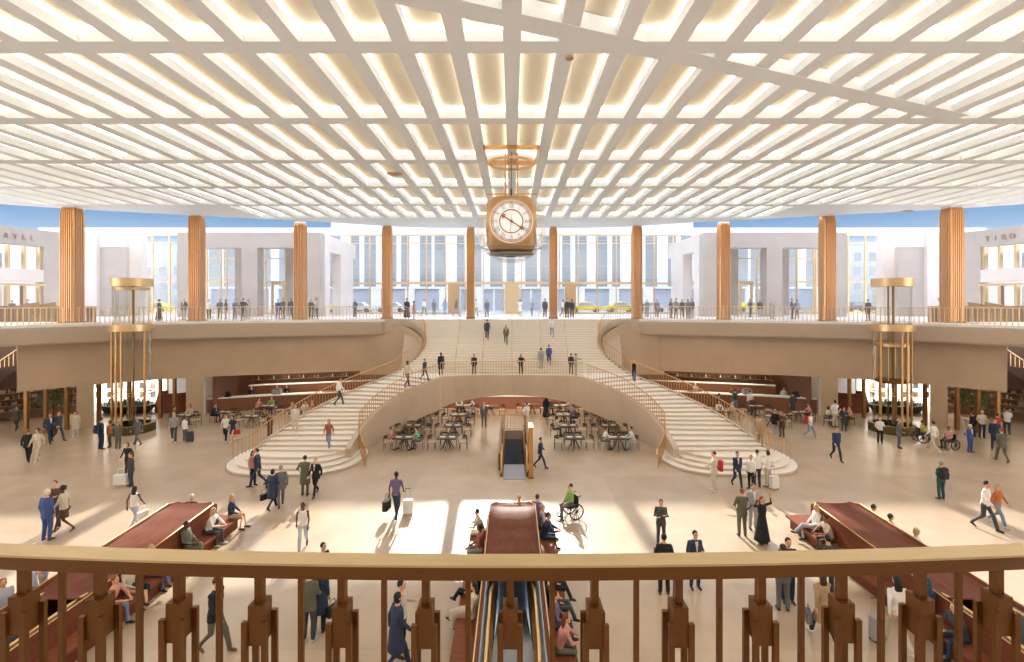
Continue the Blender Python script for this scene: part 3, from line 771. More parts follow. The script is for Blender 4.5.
# rear escalator below the arch
e2 = empty('escalator', (.12, 26.2, 0)); tag(e2, 'escalator opening with bronze sides under the arch', 'escalator')
escalator(e2, 0, 0, 7.3, hw=.55)
b = MB()
for sx in (-1, 1):
    xx = sx*.78
    b.prism([(xx-.07, -.6), (xx+.07, -.6), (xx+.07, 7.5), (xx-.07, 7.5)], 0, [.85, .85, 1.0, 1.0], M_bronzed)
b.build('side_panel', parent=e2)
railing('escalator_railing', [(-.72, 33.75, 0), (.96, 33.75, 0)], 1.05, .2, 'short railing closing the far end of the escalator opening under the arch')
e_ = empty('information_totem', (.95, 24.9, 0)); tag(e_, 'tall narrow bronze totem beside the escalator under the arch', 'totem')
b = MB(); b.box((-.1, -.45, .05), (.1, .45, 2.5), M_bronze); b.build('panel', parent=e_)
b = MB(); b.box((-.14, -.5, 0), (.14, .5, .06), M_bronzed); b.build('foot', parent=e_)
b = MB(); b.box((-.105, -.46, 2.5), (.105, .46, 2.54), M_bronzed); b.build('cap', parent=e_)

# ============================================================ ELEVATORS
for s, nm in ((-1, 'left'), (1, 'right')):
    X, Y = s*25.9, 33.4
    e_ = empty('glass_elevator', (X, Y, 0)); tag(e_, 'round glass elevator with bronze rings by the %s balcony%s' % (nm, ', its cab at the upper level' if s < 0 else ', its cab halfway down'), 'elevator'); e_.scale = (.83, .83, 1)
    r = 1.42
    def ringb(z0, z1, ro, ri, name, m=M_gold):
        b = MB(); b.lathe((0, 0, 0), [(ri, z0), (ro, z0), (ro, z1), (ri, z1), (ri, z0)], m, 40); o = b.build(name, parent=e_); autosmooth(o)
    ringb(9.85, 10.4, 1.42, 1.2, 'top_ring'); ringb(6.85, 7.3, 1.55, 1.35, 'floor_ring'); ringb(2.55, 2.6, 1.55, 1.47, 'thin_ring', M_bronze); ringb(2.72, 2.76, 1.5, 1.44, 'thin_ring', M_bronze)
    b = MB(); b.lathe((0, 0, 0), [(0.01, 10.38), (1.4, 10.4)], M_gold, 32); b.build('roof', parent=e_)
    ringb(0, .55, 1.62, 1.3, 'base_drum', mat('olive_bronze', (.12, .09, .03), .5, .5))
    b = MB(); b.lathe((0, 0, 0), [(1.3, .02), (1.3, 9.85)], M_glass2, 40); b.build('glass_shaft', parent=e_, smooth=True)
    for a in (-70, -10, 8, 75, 180):
        b = MB(); x, y = math.sin(R(a))*1.36, -math.cos(R(a))*1.36
        b.tube([(x, y, 0), (x, y, 6.9)], .085, M_bronze, 8); b.build('post', parent=e_)
    b = MB(); b.tube([(0.1, 0, .3), (.1, 0, 10.2)], .09, M_bronzed, 8); b.tube([(-.12, .25, .3), (-.12, .25, 10.2)], .06, M_bronzed, 8); b.build('guide_rail', parent=e_)
    zc = 7.3 if s < 0 else 3.5
    b = MB(); b.lathe((0, 0, 0), [(0.01, zc-.18), (1.12, zc-.18), (1.18, zc), (0.01, zc)], M_bronzed, 32); b.lathe((0, 0, 0), [(0.01, zc+2.3), (1.18, zc+2.3), (1.18, zc+2.48), (0.01, zc+2.5)], M_gold, 32); o = b.build('cab', parent=e_)
    b = MB()
    for a in (40, 140, 220, 320): x, y = math.cos(R(a))*1.1, math.sin(R(a))*1.1; b.tube([(x, y, zc), (x, y, zc+2.3)], .03, M_gold, 6)
    b.lathe((0, 0, 0), [(1.08, zc), (1.08, zc+2.3)], M_glass2, 28, R(180), R(360)); b.build('cab_wall', parent=o)
    for q, (x, y) in enumerate(((.35, -.3), (-.4, -.2), (.5, .2), (-.3, .5))):
        b = MB(); b.tube([(x, y, zc-.2 if s < 0 else 6.9), (x*1.1, y, 5.2), (x*.8, y, 3.0), (x*.3, y, 1.2), (x*.2, y, .5)], .012, M_steel, 5); b.build('cable', parent=e_)

# ============================================================ CLOCK
e_ = empty('hanging_clock', (-.03, 22.3, 12.3)); tag(e_, 'square bronze four-faced clock hanging from the ceiling in a glass globe', 'clock')
def rrect(hw_, hh, r, n=8):
    pts = []
    for (cx, cy, a0) in ((hw_-r, hh-r, 0), (-(hw_-r), hh-r, 90), (-(hw_-r), -(hh-r), 180), (hw_-r, -(hh-r), 270)):
        for k in range(n+1): a = R(a0+90*k/n); pts.append((cx+math.cos(a)*r, cy+math.sin(a)*r))
    return pts
b = MB()
sec = [(-1.25, .55), (-1.18, .98), (-1.05, 1.04), (.75, 1.04), (.98, .99), (1.12, .86), (1.22, .6), (1.26, .3)]
V = []; base = rrect(1, 1, .3, 6); n = len(base)
for z, k in sec: V += [(x*k, y*k, z) for x, y in base]
b.raw(V, [(j*n+i, j*n+(i+1) % n, (j+1)*n+(i+1) % n, (j+1)*n+i) for j in range(len(sec)-1) for i in range(n)]+[tuple(range(n-1, -1, -1)), tuple(range((len(sec)-1)*n, len(sec)*n))], mat('clock_bronze', (.58, .34, .15), .42, .5, .18, 2.5)); b.build('case', parent=e_, smooth=False)
M_dial = mat('clock_dial', (.9, .9, .88), .5, noise=0, emit=(1, .98, .94), es=.3); M_clk = mat('clock_markings', (.20, .18, .2), .5, noise=0); M_hand = mat('clock_hand_bronze', (.45, .2, .07), .4, .4)
def text_mesh(ch, size):
    cu = bpy.data.curves.new('numeral', 'FONT'); cu.body = ch; cu.size = size; cu.extrude = .006; cu.align_x = 'CENTER'; cu.align_y = 'CENTER'
    tmp = bpy.data.objects.new('tmp', cu); COL.objects.link(tmp)
    me = bpy.data.meshes.new_from_object(tmp.evaluated_get(bpy.context.evaluated_depsgraph_get())); bpy.data.objects.remove(tmp)
    me.materials.clear(); me.materials.append(M_clk); return me
ROM = ['XII', 'I', 'II', 'III', 'IIII', 'V', 'VI', 'VII', 'VIII', 'IX', 'X', 'XI']; romm = [text_mesh(t, .2) for t in ROM]
for face in range(4):
    f_ = bpy.data.objects.new('dial', None); COL.objects.link(f_)
    b = MB(); b.lathe((0, 0, 0), [(.001, .0), (.93, 0), (.93, .04), (.97, .06), (1.0, .05), (1.0, -.06)], M_gold, 64); b.disc((0, 0, .022), .93, M_dial, 64)
    bpy.data.objects.remove(f_)
    f_ = b.build('dial', parent=e_); f_.rotation_euler = (R(90), 0, R(90*face)); a = R(90*face); f_.location = (math.sin(a)*1.03, -math.cos(a)*1.03, 0); f_.scale = (1.0, 1.0, 1)
    b = MB()
    for r0, r1 in ((.90, .87), (.79, .775)): b.lathe((0, 0, .03), [(r0, 0), (r1, .0)], M_hand, 64)
    b.lathe((0, 0, .03), [(.53, 0), (.53, .015), (.48, .015), (.48, 0)], M_hand, 48)
    for k in range(60):
        a = 2*math.pi*k/60; c_, s_ = math.cos(a), math.sin(a); w_ = .02 if k % 5 else .035
        b.raw([(c_*.79-s_*w_, s_*.79+c_*w_, .032), (c_*.88-s_*w_, s_*.88+c_*w_, .032), (c_*.88+s_*w_, s_*.88-c_*w_, .032), (c_*.79+s_*w_, s_*.79-c_*w_, .032)], [(0, 1, 2, 3)], M_hand)
    b.build('minute_ring', parent=f_, recalc=False)
    if face in (0, 1, 3):
        for k, me in enumerate(romm):
            o = bpy.data.objects.new('numeral', me); COL.objects.link(o); o.parent = f_; a = math.pi/2-2*math.pi*k/12
            o.location = (math.cos(a)*.66, math.sin(a)*.66, .035); o.rotation_euler = (0, 0, a-math.pi/2); o.scale = (.95, 1.45, 1)
    def hand(deg, Ln, tail, w_, z, spade=False, name='hand'):
        b = MB(); P = [(-w_, -tail), (w_, -tail), (w_*.8, Ln*.65)]+([(w_*4, Ln*.72), (w_*2, Ln*.86)] if spade else [])+[(0, Ln)]+([(-w_*2, Ln*.86), (-w_*4, Ln*.72)] if spade else [])+[(-w_*.8, Ln*.65)]
        b.prism(P, z, z+.012, M_hand); o = b.build(name, parent=f_); o.rotation_euler = (0, 0, -R(deg)); return o
    hand(303, .52, .12, .035, .06, True, 'hour_hand'); hand(123, .68, .15, .03, .08, True, 'minute_hand'); hand(5, .55, .5, .012, .1, False, 'second_hand')
    b = MB(); b.cyl((0, 0, .04), .07, .08, M_hand, 16); b.build('hub', parent=f_)
b = MB(); prof = [(1.62*math.sin(R(a)), -.15-1.62*math.cos(R(a))) for a in range(18, 131, 8)]; b.lathe((0, 0, 0), prof, glassmat('globe_glass', (.99, .99, .99), .2), 48); b.build('glass_globe', parent=e_, smooth=True)
b = MB(); b.lathe((0, 0, 0), [(.25, -1.42), (.55, -1.42), (.6, -1.36), (1.0, -1.36), (1.02, -1.3)], M_steel, 32); b.lathe((0, 0, 0), [(1.36, -1.05), (1.4, -1.03), (1.36, -1.01)], M_steel, 48); b.build('globe_rim', parent=e_, smooth=True)
b = MB(); b.box((-1.15, -.03, 1.38), (1.15, .03, 1.44), M_bronze); b.build('cross_bar', parent=e_)
for x in (-.28, .28):
    b = MB(); b.tube([(x, 0, 1.1), (x, 0, 3.3)], .04, M_bronze, 8); b.build('hanger_rod', parent=e_)
b = MB(); b.tube([(0, 0, 1.1), (0, 0, 3.3)], .022, M_bronzed, 8); b.tube([(0, 0, 1.15), (0, 0, 1.65)], .05, M_black, 8); b.build('centre_rod', parent=e_)
b = MB(); b.lathe((0, 0, 2.75), [(.97, 0), (1.06, 0), (1.06, .1), (.97, .1), (.97, 0)], M_bronze, 48, sx=1, sy=1); b.box((-1.12, -.03, 2.74), (1.12, .03, 2.8), M_bronze); b.build('ceiling_ring', parent=e_)
b = MB()
for (a, c) in (((-1.2, -1.2), (1.2, -1.14)), ((-1.2, 1.14), (1.2, 1.2)), ((-1.2, -1.2), (-1.14, 1.2)), ((1.14, -1.2), (1.2, 1.2))): b.box((*a, 3.1), (*c, 3.26), M_bronze)
for x, y in ((-1.1, -1.1), (1.1, -1.1), (-1.1, 1.1), (1.1, 1.1)): b.tube([(x, y, 2.78), (x, y, 3.3)], .02, M_gold, 6)
b.build('ceiling_frame', parent=e_)

# ============================================================ FOREGROUND RAIL
ZR = 8.10
M_front = mat('railing_bronze', (.15, .052, .005), .45, .4, .12, 8)
arc = lambda x: 1.33+x*x/36.0
e_ = empty('brass_railing', (0, 1.33, ZR-1.07)); tag(e_, 'heavy brass and bronze railing with stepped balusters in the foreground', 'railing')
def FB(b, name, p=e_):
    o = b.build(name, parent=p)
    if p == e_: o.location = (0, -1.33, -(ZR-1.07))
    return o
xs = [-2.2+.1*k for k in range(45)]
b = MB()
b.wall([(x, arc(x)-.03) for x in xs], ZR-.006, ZR, .062, M_rail); b.wall([(x, arc(x)-.027) for x in xs], ZR-.042, ZR-.006, .056, M_front); FB(b, 'top_rail')
b = MB(); b.wall([(x, arc(x)-.03) for x in xs], ZR-1.07, ZR-.98, .06, M_front); FB(b, 'foot_rail')
NB = 9
for k in range(-NB, NB+1):
    x = k*.2285-.005; y = arc(x); yaw = 0
    b = MB()
    b.box((x-.010, y-.012, ZR-.12), (x+.010, y+.012, ZR-.045), M_front)
    o1 = FB(b, 'baluster_post'); 
    def sub(bb, nm):
        o = bb.build(nm, parent=o1); o.location = (0, 0, 0)
    bb = MB(); bb.box((x-.020, y-.026, ZR-.225), (x+.020, y+.026, ZR-.118), M_front); sub(bb, 'block')
    for yy in (-.034, .022):
        for sx in (-1, 1):
            bb = MB(); xx = x+sx*.0265; bb.box((xx-.0075, y+yy, ZR-.98), (xx+.0075, y+yy+.012, ZR-.158), M_front); sub(bb, 'side_bar')
for k in range(-NB, NB):
    x = (k+.5)*.2285-.005; y = arc(x); b = MB()
    b.box((x-.007, y-.006, ZR-.98), (x+.007, y+.006, ZR-.042), M_front); FB(b, 'slim_baluster')
b = MB(); b.box((-4, -3, ZR-1.2), (4, 1.5, ZR-1.07), M_upfloor)
struct(b.build('floor.003'))

# ============================================================ BARS, SHOPS, PLANTS
def off_in(P, d): return inset(P, d)
def bottle_mesh(col, h=.3):
    b = MB(); b.lathe((0, 0, 0), [(.001, 0), (.045, 0), (.045, h*.6), (.016, h*.75), (.016, h), (.001, h)], col, 8); me = b.build('bottle', smooth=True); return me
bcols = [mat('bottle_green', (.05, .14, .06), .2), mat('bottle_amber', (.35, .14, .03), .2), mat('bottle_clear', (.7, .72, .7), .15), mat('bottle_dark', (.04, .03, .03), .2)]
bproto = []
def bottles(pts, z, label, group):
    for k, p in enumerate(pts):
        c = k % 4
        while len(bproto) < 4: bproto.append(bottle_mesh(bcols[len(bproto)])); 
        src = bproto[c]
        if 'label' in src: o = src.copy(); COL.objects.link(o)
        else: o = src
        o.location = (p[0], p[1], z); tag(o, label, 'bottle', group)
for s, nm in ((1, 'left'), (-1, 'right')):
    D = drum_span(206, 398)
    def WW(b, P, z0, z1, th, m):
        P = mir(P, s); P = P if s == 1 else P[::-1]; b.wall(P, z0, z1, th, m)
    e_ = empty('bar_counter', (s*-17, 41, 0)); tag(e_, 'long reddish bar counter with pale top in the %s wall opening' % nm, 'bar counter')
    def P_(b, name):
        o = b.build(name, parent=e_); o.location = (s*17, -41, 0)
    b = MB(); WW(b, inset(D, .55), 0, 1.08, .5, M_bar); P_(b, 'counter_front')
    b = MB(); WW(b, inset(D, .45), 1.08, 1.16, .75, M_white); P_(b, 'counter_top')
    e_ = empty('back_counter', (s*-16, 43, 0)); tag(e_, 'tall back counter with bottle shelves behind the %s bar' % nm, 'back bar')
    def P_(b, name):
        o = b.build(name, parent=e_); o.location = (s*16, -43, 0)
    D2 = [p for p in inset(D, 2.1) if p[0] > -22.4]
    b = MB(); WW(b, D2, 0, 1.72, .5, M_bar); P_(b, 'cabinet'); b = MB(); WW(b, inset(D2, -.05), 1.72, 1.78, .6, M_white); P_(b, 'cabinet_top')
    D3 = inset(D2, .9)
    for z in (2.05, 2.5): b = MB(); WW(b, D3, z, z+.04, .35, M_bronzed); P_(b, 'shelf')
    bp = resample(mir(inset(D3, .15), s), .3)
    bottles(bp, 2.09, 'small bottle on the lower shelf behind the %s bar' % nm, 'bottles behind the %s bar, lower shelf' % nm)
    bottles(bp[::2], 2.54, 'small bottle on the upper shelf behind the %s bar' % nm, 'bottles behind the %s bar, upper shelf' % nm)
    # cash registers / coffee machines on the counter
    cp = resample(mir(inset(D, .85), s), .1)
    for k, (f, lb) in enumerate(((.1, 'dark till on the outer end of the %s bar'), (.34, 'steel coffee machine on the %s bar'), (.62, 'low glass display case on the %s bar'))):
        p = cp[int(f*len(cp))]; e3 = empty(['cash_register', 'coffee_machine', 'display_case'][k], (p[0], p[1], 1.16)); tag(e3, lb % nm, ['till', 'coffee machine', 'display case'][k])
        b = MB(); w_ = [.22, .35, .5][k]; b.box((-w_, -.2, 0), (w_, .2, [.12, .4, .06][k]), [M_black, M_steel, M_bronze][k]); b.build('base', parent=e3)
        b = MB(); b.box((-w_*.8, -.05 if k == 0 else -.18, [.12, .4, .06][k]), (w_*.8, .05 if k == 0 else .18, [.42, .48, .3][k]), [M_black, M_bronzed, M_glass2][k]); b.build(['screen', 'cup_tray', 'glass_hood'][k], parent=e3)
    # shop behind the elevator, its white wall given a glow
    e_ = empty('shop_display_wall', (s*-33.6, 42.6, 0)); tag(e_, 'white shop wall with added glow and pictures behind the %s elevator' % nm, 'display wall')
    b = MB(); b.box((-3.8, 0, 0), (3.4, .15, 3.0), M_glow_wall); b.build('panel', parent=e_)
    b = MB()
    for k in range(7):
        for q in range(3):
            if (k*3+q) % 4 != 1: b.box((-3.5+k*.95, -.04, .5+q*.8), (-3.5+k*.95+.45, 0, .5+q*.8+.5), [M_steel, M_stone, M_tan][(k+q) % 3])
    b.build('pictures', parent=e_)
    b = MB(); b.lathe((0, 0, 0), [(.001, 0), (.9, 0), (1.1, .55), (1.15, .6), (1.0, .58), (.001, .5)], mat('dark_planter', (.03, .05, .035), .4), 24, sx=2.0); o = b.build('planter', smooth=True); o.location = (s*-30.9, 39.4, 0)
    tag(o, 'long dark green boat shaped planter in the shop behind the %s elevator' % nm, 'planter')
    b = MB()
    for k in range(160):
        a = random.uniform(0, 6.28); r_ = random.random()**.5; x, y = math.cos(a)*1.9*r_, math.sin(a)*.9*r_; z = .5; l = random.uniform(.15, .5); tx, ty = random.uniform(-.2, .2), random.uniform(-.2, .2)
        b.face([(x-.04, y, z), (x+.04, y, z), (x+tx+.03, y+ty, z+l), (x+tx-.03, y+ty, z+l*1.05)], M_leaf)
    o = b.build('low_plants', loc=(s*-30.9, 39.4, 0)); tag(o, 'low leafy plants filling the planter behind the %s elevator' % nm, 'plants', kind='stuff')
    # beige lounge with curved brown seat and poster
    e_ = empty('curved_banquette', (s*-27.4, 40.0, 0)); tag(e_, 'curved brown banquette between the %s elevator and the bar' % nm, 'sofa')
    b = MB(); b.lathe((0, 0, 0), [(1.2, 0), (1.2, .5), (1.0, 1.5), (.9, 1.5), (.9, 0)], M_wood2, 28, R(150), R(390), sx=1.3); b.build('back', parent=e_, smooth=False)
    b = MB(); b.lathe((0, 0, 0), [(.3, .05), (.3, .45), (.95, .45), (.95, .05)], M_bronzed, 28, R(150), R(390), sx=1.3); b.build('seat', parent=e_)
    e_ = empty('poster_panel', (s*-28.9, 42.5, .6)); tag(e_, 'tall pale blue poster panel on the back wall beside the %s bar' % nm, 'poster')
    b = MB(); b.box((-.9, 0, 0), (.9, .08, 2.4), mat('pale_blue_poster', (.55, .58, .68), .4, noise=.2, scale=2)); b.build('poster', parent=e_)
    b = MB(); b.box((-1.0, -.02, -.05), (-.9, .1, 2.45), M_bronzed); b.box((.9, -.02, -.05), (1.0, .1, 2.45), M_bronzed); b.build('frame', parent=e_)
    # bronze posts of the open bays
    for k, px in enumerate((22, 42, 63, 84, 95.5, 126, 157.5, 172, 186)):
        p = drum_px(px); b = MB(); b.box((-.1, -.1, 0), (.1, .1, 2.95), M_bronzed); o = b.build('bay_post', loc=(s*p[0], p[1]+.3, 0))
        tag(o, '%s slim bronze post in the bays under the %s balcony, counted from the outer end' % (['first', 'second', 'third', 'fourth', 'fifth', 'sixth', 'seventh', 'eighth', 'ninth'][k], nm), 'post', 'bronze posts of the open bays')
    # shelves room at the far side, tree
    e_ = empty('display_shelving', (s*-37.3, 37, 0)); e_.rotation_euler = (0, 0, s*R(42)); tag(e_, 'lit wall shelving deep in the bays under the %s balcony' % nm, 'shelving')
    b = MB(); b.box((-3.9, 0, 0), (3.9, .12, 3.0), mat('shelf_back', (.34, .21, .13), .6)); b.build('back_panel', parent=e_)
    for z in (.6, 1.05, 1.5, 1.95, 2.4):
        b = MB(); b.box((-3.9, -.35, z), (3.9, 0, z+.05), M_tan); b.build('shelf', parent=e_)
    b = MB()
    for z in (.65, 1.1, 1.55, 2.0, 2.45):
        x = -3.8
        while x < 3.6:
            w_ = random.uniform(.08, .3); h_ = random.uniform(.12, .3); b.box((x, -.3, z), (x+w_, -.08, z+h_), random.choice([M_tan, M_bar, M_white, M_cream, M_steel])); x += w_+random.uniform(.02, .2)
    o = b.build('small_goods', parent=e_); o['kind'] = 'stuff'
    b = MB(); b.box((-3.9, -.2, 2.9), (3.9, -.05, 2.95), M_strip_glow); b.build('shelf_light', parent=e_)
    e_ = empty('indoor_tree', (s*-32.4, 34.6, 0)); tag(e_, 'small leafy tree in a pot under the %s balcony' % nm, 'tree')
    b = MB(); b.lathe((0, 0, 0), [(.001, 0), (.3, 0), (.42, .55), (.36, .55), (.001, .5)], M_cream, 18); b.build('pot', parent=e_)
    b = MB(); b.tube([(0, 0, .5), (.05, 0, 1.2), (-.05, .05, 1.7)], [.04, .03, .02], M_wood, 6)
    for k in range(7): a = k*.9; b.tube([(0, 0, 1.1+.07*k), (math.cos(a)*.45, math.sin(a)*.45, 1.75+.08*k)], [.02, .008], M_wood, 5)
    b.build('trunk', parent=e_)
    b = MB(); ml = mat('tree_leaf', (.16, .2, .07), .6, noise=.5, scale=9)
    for k in range(900):
        a, c_ = random.uniform(0, 6.28), random.uniform(-1, 1); r_ = random.random()**.4; q = math.sqrt(1-c_*c_)
        x, y, z = math.cos(a)*q*r_*1.05, math.sin(a)*q*r_*1.05, 2.0+c_*r_*.75; dx, dy, dz = [random.uniform(-.09, .09) for _ in range(3)]
        b.face([(x, y, z), (x+dx, y+dy, z+.05), (x+dx*1.6, y+dy*1.6, z+dz), (x+.05, y-.03, z+dz-.04)], ml)
    b.build('foliage', parent=e_)
    # side stair at the frame edge
    e_ = empty('side_stair', (s*-36.4, 32.7, 0)); tag(e_, 'dark side stair with bronze railing rising beyond the %s bays' % nm, 'staircase')
    b = MB()
    for k in range(22): b.box((min(s*(k*.3-4), s*(k*.3-3.7)), -1, k*.2), (max(s*(k*.3-4), s*(k*.3-3.7)), 1, k*.2+.22), M_bar)
    b.build('steps', parent=e_)
    for yy in (-1, 1):
        b = MB(); b.tube([(s*-4, yy, 1.3), (s*2.6, yy, 5.7)], .035, M_gold, 6); h = b.build('handrail', parent=e_)
        b = MB()
        for k in range(22): x = s*(k*.3-3.9); b.tube([(x, yy, k*.2+.1), (x, yy, k*.2+1.3)], .014, M_gold, 4)
        b.build('balusters', parent=e_)
# central bar
e_ = empty('bar_counter', (0, 40.8, 0)); tag(e_, 'curved terracotta bar counter with pale top under the arch', 'bar counter')
P = [(-8.6, 41.6), (-7.4, 41.0), (-5.5, 40.6), (-2.5, 40.35), (0, 40.3), (2.5, 40.35), (5.5, 40.6), (7.4, 41.0), (8.6, 41.6)]
P = [(x, y-40.8) for x, y in P]
b = MB(); b.wall(P, 0, 1.0, .55, mat('terracotta_bar', (.34, .14, .09), .5)); b.build('counter_front', parent=e_)
b = MB(); b.wall(inset(P, -.1), 1.0, 1.07, .85, M_white); b.build('counter_top', parent=e_)
bottles([(-.9+.16*k, 40.65) for k in range(13)], 1.07, 'bottle on the central bar under the arch', 'bottles on the central bar')
for k, x in enumerate((-4.2, 3.4)):
    b = MB(); b.lathe((0, 0, 0), [(.001, 0), (.2, 0), (.26, .1), (.22, .1), (.001, .03)], M_steel, 16); o = b.build('bowl', loc=(x, 40.65, 1.07)); tag(o, 'low grey bowl on the %s half of the central bar' % ('left', 'right')[k], 'bowl')

# ============================================================ CAFE TABLES AND CHAIRS
def make_chair():
    e_ = empty('cafe_chair'); 
    b = MB(); b.box((-.22, -.22, .43), (.22, .22, .49), M_tan); b.build('seat', parent=e_)
    b = MB(); P = [(math.sin(R(a))*.25, math.cos(R(a))*.25-.02, .78) for a in range(-95, 96, 19)]; b.tube(P, [(.022, .05)]*len(P), M_chairwood, 6); b.build('backrest', parent=e_)
    for x, y, h in ((-.2, -.2, .43), (.2, -.2, .43), (-.2, .2, .78), (.2, .2, .78)):
        b = MB(); b.tube([(x*1.12, y*1.12, 0), (x, y, h)], [.014, .02], M_chairwood, 6); b.build('leg', parent=e_)
    return e_
def make_table():
    e_ = empty('cafe_table')
    b = MB(); b.prism([(x*1.0, y) for x, y in rrect(.62, .42, .15, 5)], .71, .75, M_chairwood); b.build('tabletop', parent=e_)
    for k in range(6):
        a = 2*math.pi*k/6+.3; b = MB(); b.tube([(math.cos(a)*.05, math.sin(a)*.05, .71), (math.cos(a)*.42, math.sin(a)*.36, 0)], [.025, .018], M_chairwood, 6); b.build('leg', parent=e_)
    return e_
chair0 = kids(make_chair()); table0 = kids(make_table()); used = {'c': 0, 't': 0}
def place_chair(x, y, rz, label, group):
    if used['c']: o = copy_tree(chair0)
    else: o = chair0
    used['c'] += 1; o.location = (x, y, 0); o.rotation_euler = (0, 0, rz); tag(o, label, 'chair', group); return o
def place_table(x, y, rz, label, group, plates=2, npl=''):
    if used['t']: o = copy_tree(table0)
    else: o = table0
    used['t'] += 1; o.location = (x, y, 0); o.rotation_euler = (0, 0, rz); tag(o, label, 'table', group)
    for k in range(plates):
        dx = -.28 if k == 0 else .28; me = plate_me
        q = bpy.data.objects.new('plate', me); COL.objects.link(q); q.location = (x+dx*math.cos(rz), y+dx*math.sin(rz), .75); q.rotation_euler = (0, 0, rz)
        tag(q, 'pale tray, %s half of %s' % (('left', 'right')[k], label.split(', ')[-1]), 'tray')
b = MB(); b.lathe((0, 0, 0), [(.001, .0), (.14, 0), (.17, .025), (.13, .012), (.001, .01)], M_white, 16, sx=1.2, sy=.8); tmp_ = b.build('plate', smooth=True); plate_me = tmp_.data; bpy.data.objects.remove(tmp_)
rows = [29.2, 32.0, 35.1, 38.2]; rn = ['front', 'second', 'third', 'rear']
cols_ = [(-6.45, 'outer left'), (-3.85, 'inner left'), (3.7, 'inner right'), (6.35, 'outer right')]
for x, cn in cols_:
    for y, r_ in zip(rows, rn):
        nmx = '%s %s table under the arch' % (r_, cn)
        place_table(x, y, 0, 'dark cafe table, '+nmx, 'cafe tables under the arch')
        for dx, dy, rz, wn in ((-.95, 0, 90, 'left'), (.95, 0, -90, 'right'), (-.3, .72, 0, 'rear left'), (.3, .72, 0, 'rear right')):
            place_chair(x+dx, y+dy, R(rz+random.uniform(-8, 8)), 'tan cafe chair, %s of the %s' % (wn, nmx), 'cafe chairs under the arch')
for x, y, nm in ((-1.7, 38.0, 'left of the escalator opening'), (1.5, 38.6, 'right of the escalator opening')):
    t_ = 'central bar table %s' % nm
    place_table(x, y, 0, 'dark cafe table, '+t_, 'cafe tables before the central bar', 1)
    for dx, rz, wn in ((-.95, 90, 'left'), (.95, -90, 'right')): place_chair(x+dx, y, R(rz), 'tan cafe chair, %s of %s' % (wn, t_), 'cafe chairs before the central bar')
SIDE = [(-21.0, 35.9, 'nearest the wall pier'), (-18.4, 34.6, 'in front of the bar'), (-18.9, 38.0, 'close to the counter'), (-15.6, 36.4, 'beside the stair railing'), (-14.6, 38.6, 'behind the stair railing'), (-23.3, 34.9, 'furthest out')]
for s, nm in ((1, 'left'), (-1, 'right')):
    for x, y, w_ in SIDE:
        t_ = '%s side cafe table %s' % (nm, w_); rz = random.uniform(-.3, .3)
        place_table(s*x, y, rz, 'dark wooden, '+t_, 'side cafe tables', 2)
        for a, wn in ((180, 'outer' if s > 0 else 'inner'), (0, 'inner' if s > 0 else 'outer'), (90, 'rear')):
            d_ = .95 if a != 90 else .75; ar = R(a)+rz
            place_chair(s*x+math.cos(ar)*d_, y+math.sin(ar)*d_, ar-math.pi/2, 'tan cafe chair, %s side of %s' % (wn, t_), 'side cafe chairs')

# ============================================================ PEOPLE
DEP = bpy.context.evaluated_depsgraph_get
def ell(b, c, r, m, n=12):
    vs_ = [(c[0], c[1], c[2]-r[2])]; k = n//2
    for j in range(1, k):
        a = -math.pi/2+math.pi*j/k
        for i in range(n): t = 2*math.pi*i/n; vs_.append((c[0]+math.cos(a)*math.cos(t)*r[0], c[1]+math.cos(a)*math.sin(t)*r[1], c[2]+math.sin(a)*r[2]))
    vs_.append((c[0], c[1], c[2]+r[2])); L = len(vs_)-1
    fs = [(0, 1+(i+1) % n, 1+i) for i in range(n)]+[(L, L-n+i, L-n+(i+1) % n) for i in range(n)]
    fs += [(1+j*n+i, 1+j*n+(i+1) % n, 1+(j+1)*n+(i+1) % n, 1+(j+1)*n+i) for j in range(k-2) for i in range(n)]
    b.raw(vs_, fs, m)
def limb(b, pts, r, m, n=10):
    b.tube(pts, r, m, n)
    for p, q in ((pts[0], r[0]), (pts[-1], r[-1])):
        q = q if not isinstance(q, tuple) else min(q); ell(b, p, (q*.98, q*.98, q*.98), m, 8)
def remesh(b, name, vox):
    o = b.build(name, recalc=True); md = o.modifiers.new('r', 'REMESH'); md.mode = 'VOXEL'; md.voxel_size = vox; md.use_smooth_shade = True
    sm = o.modifiers.new('s', 'SMOOTH'); sm.factor = .5; sm.iterations = 3
    me = bpy.data.meshes.new_from_object(o.evaluated_get(DEP())); bpy.data.objects.remove(o); me.name = name; return me
SK = mat('proto', (.5, .5, .5), noise=0)
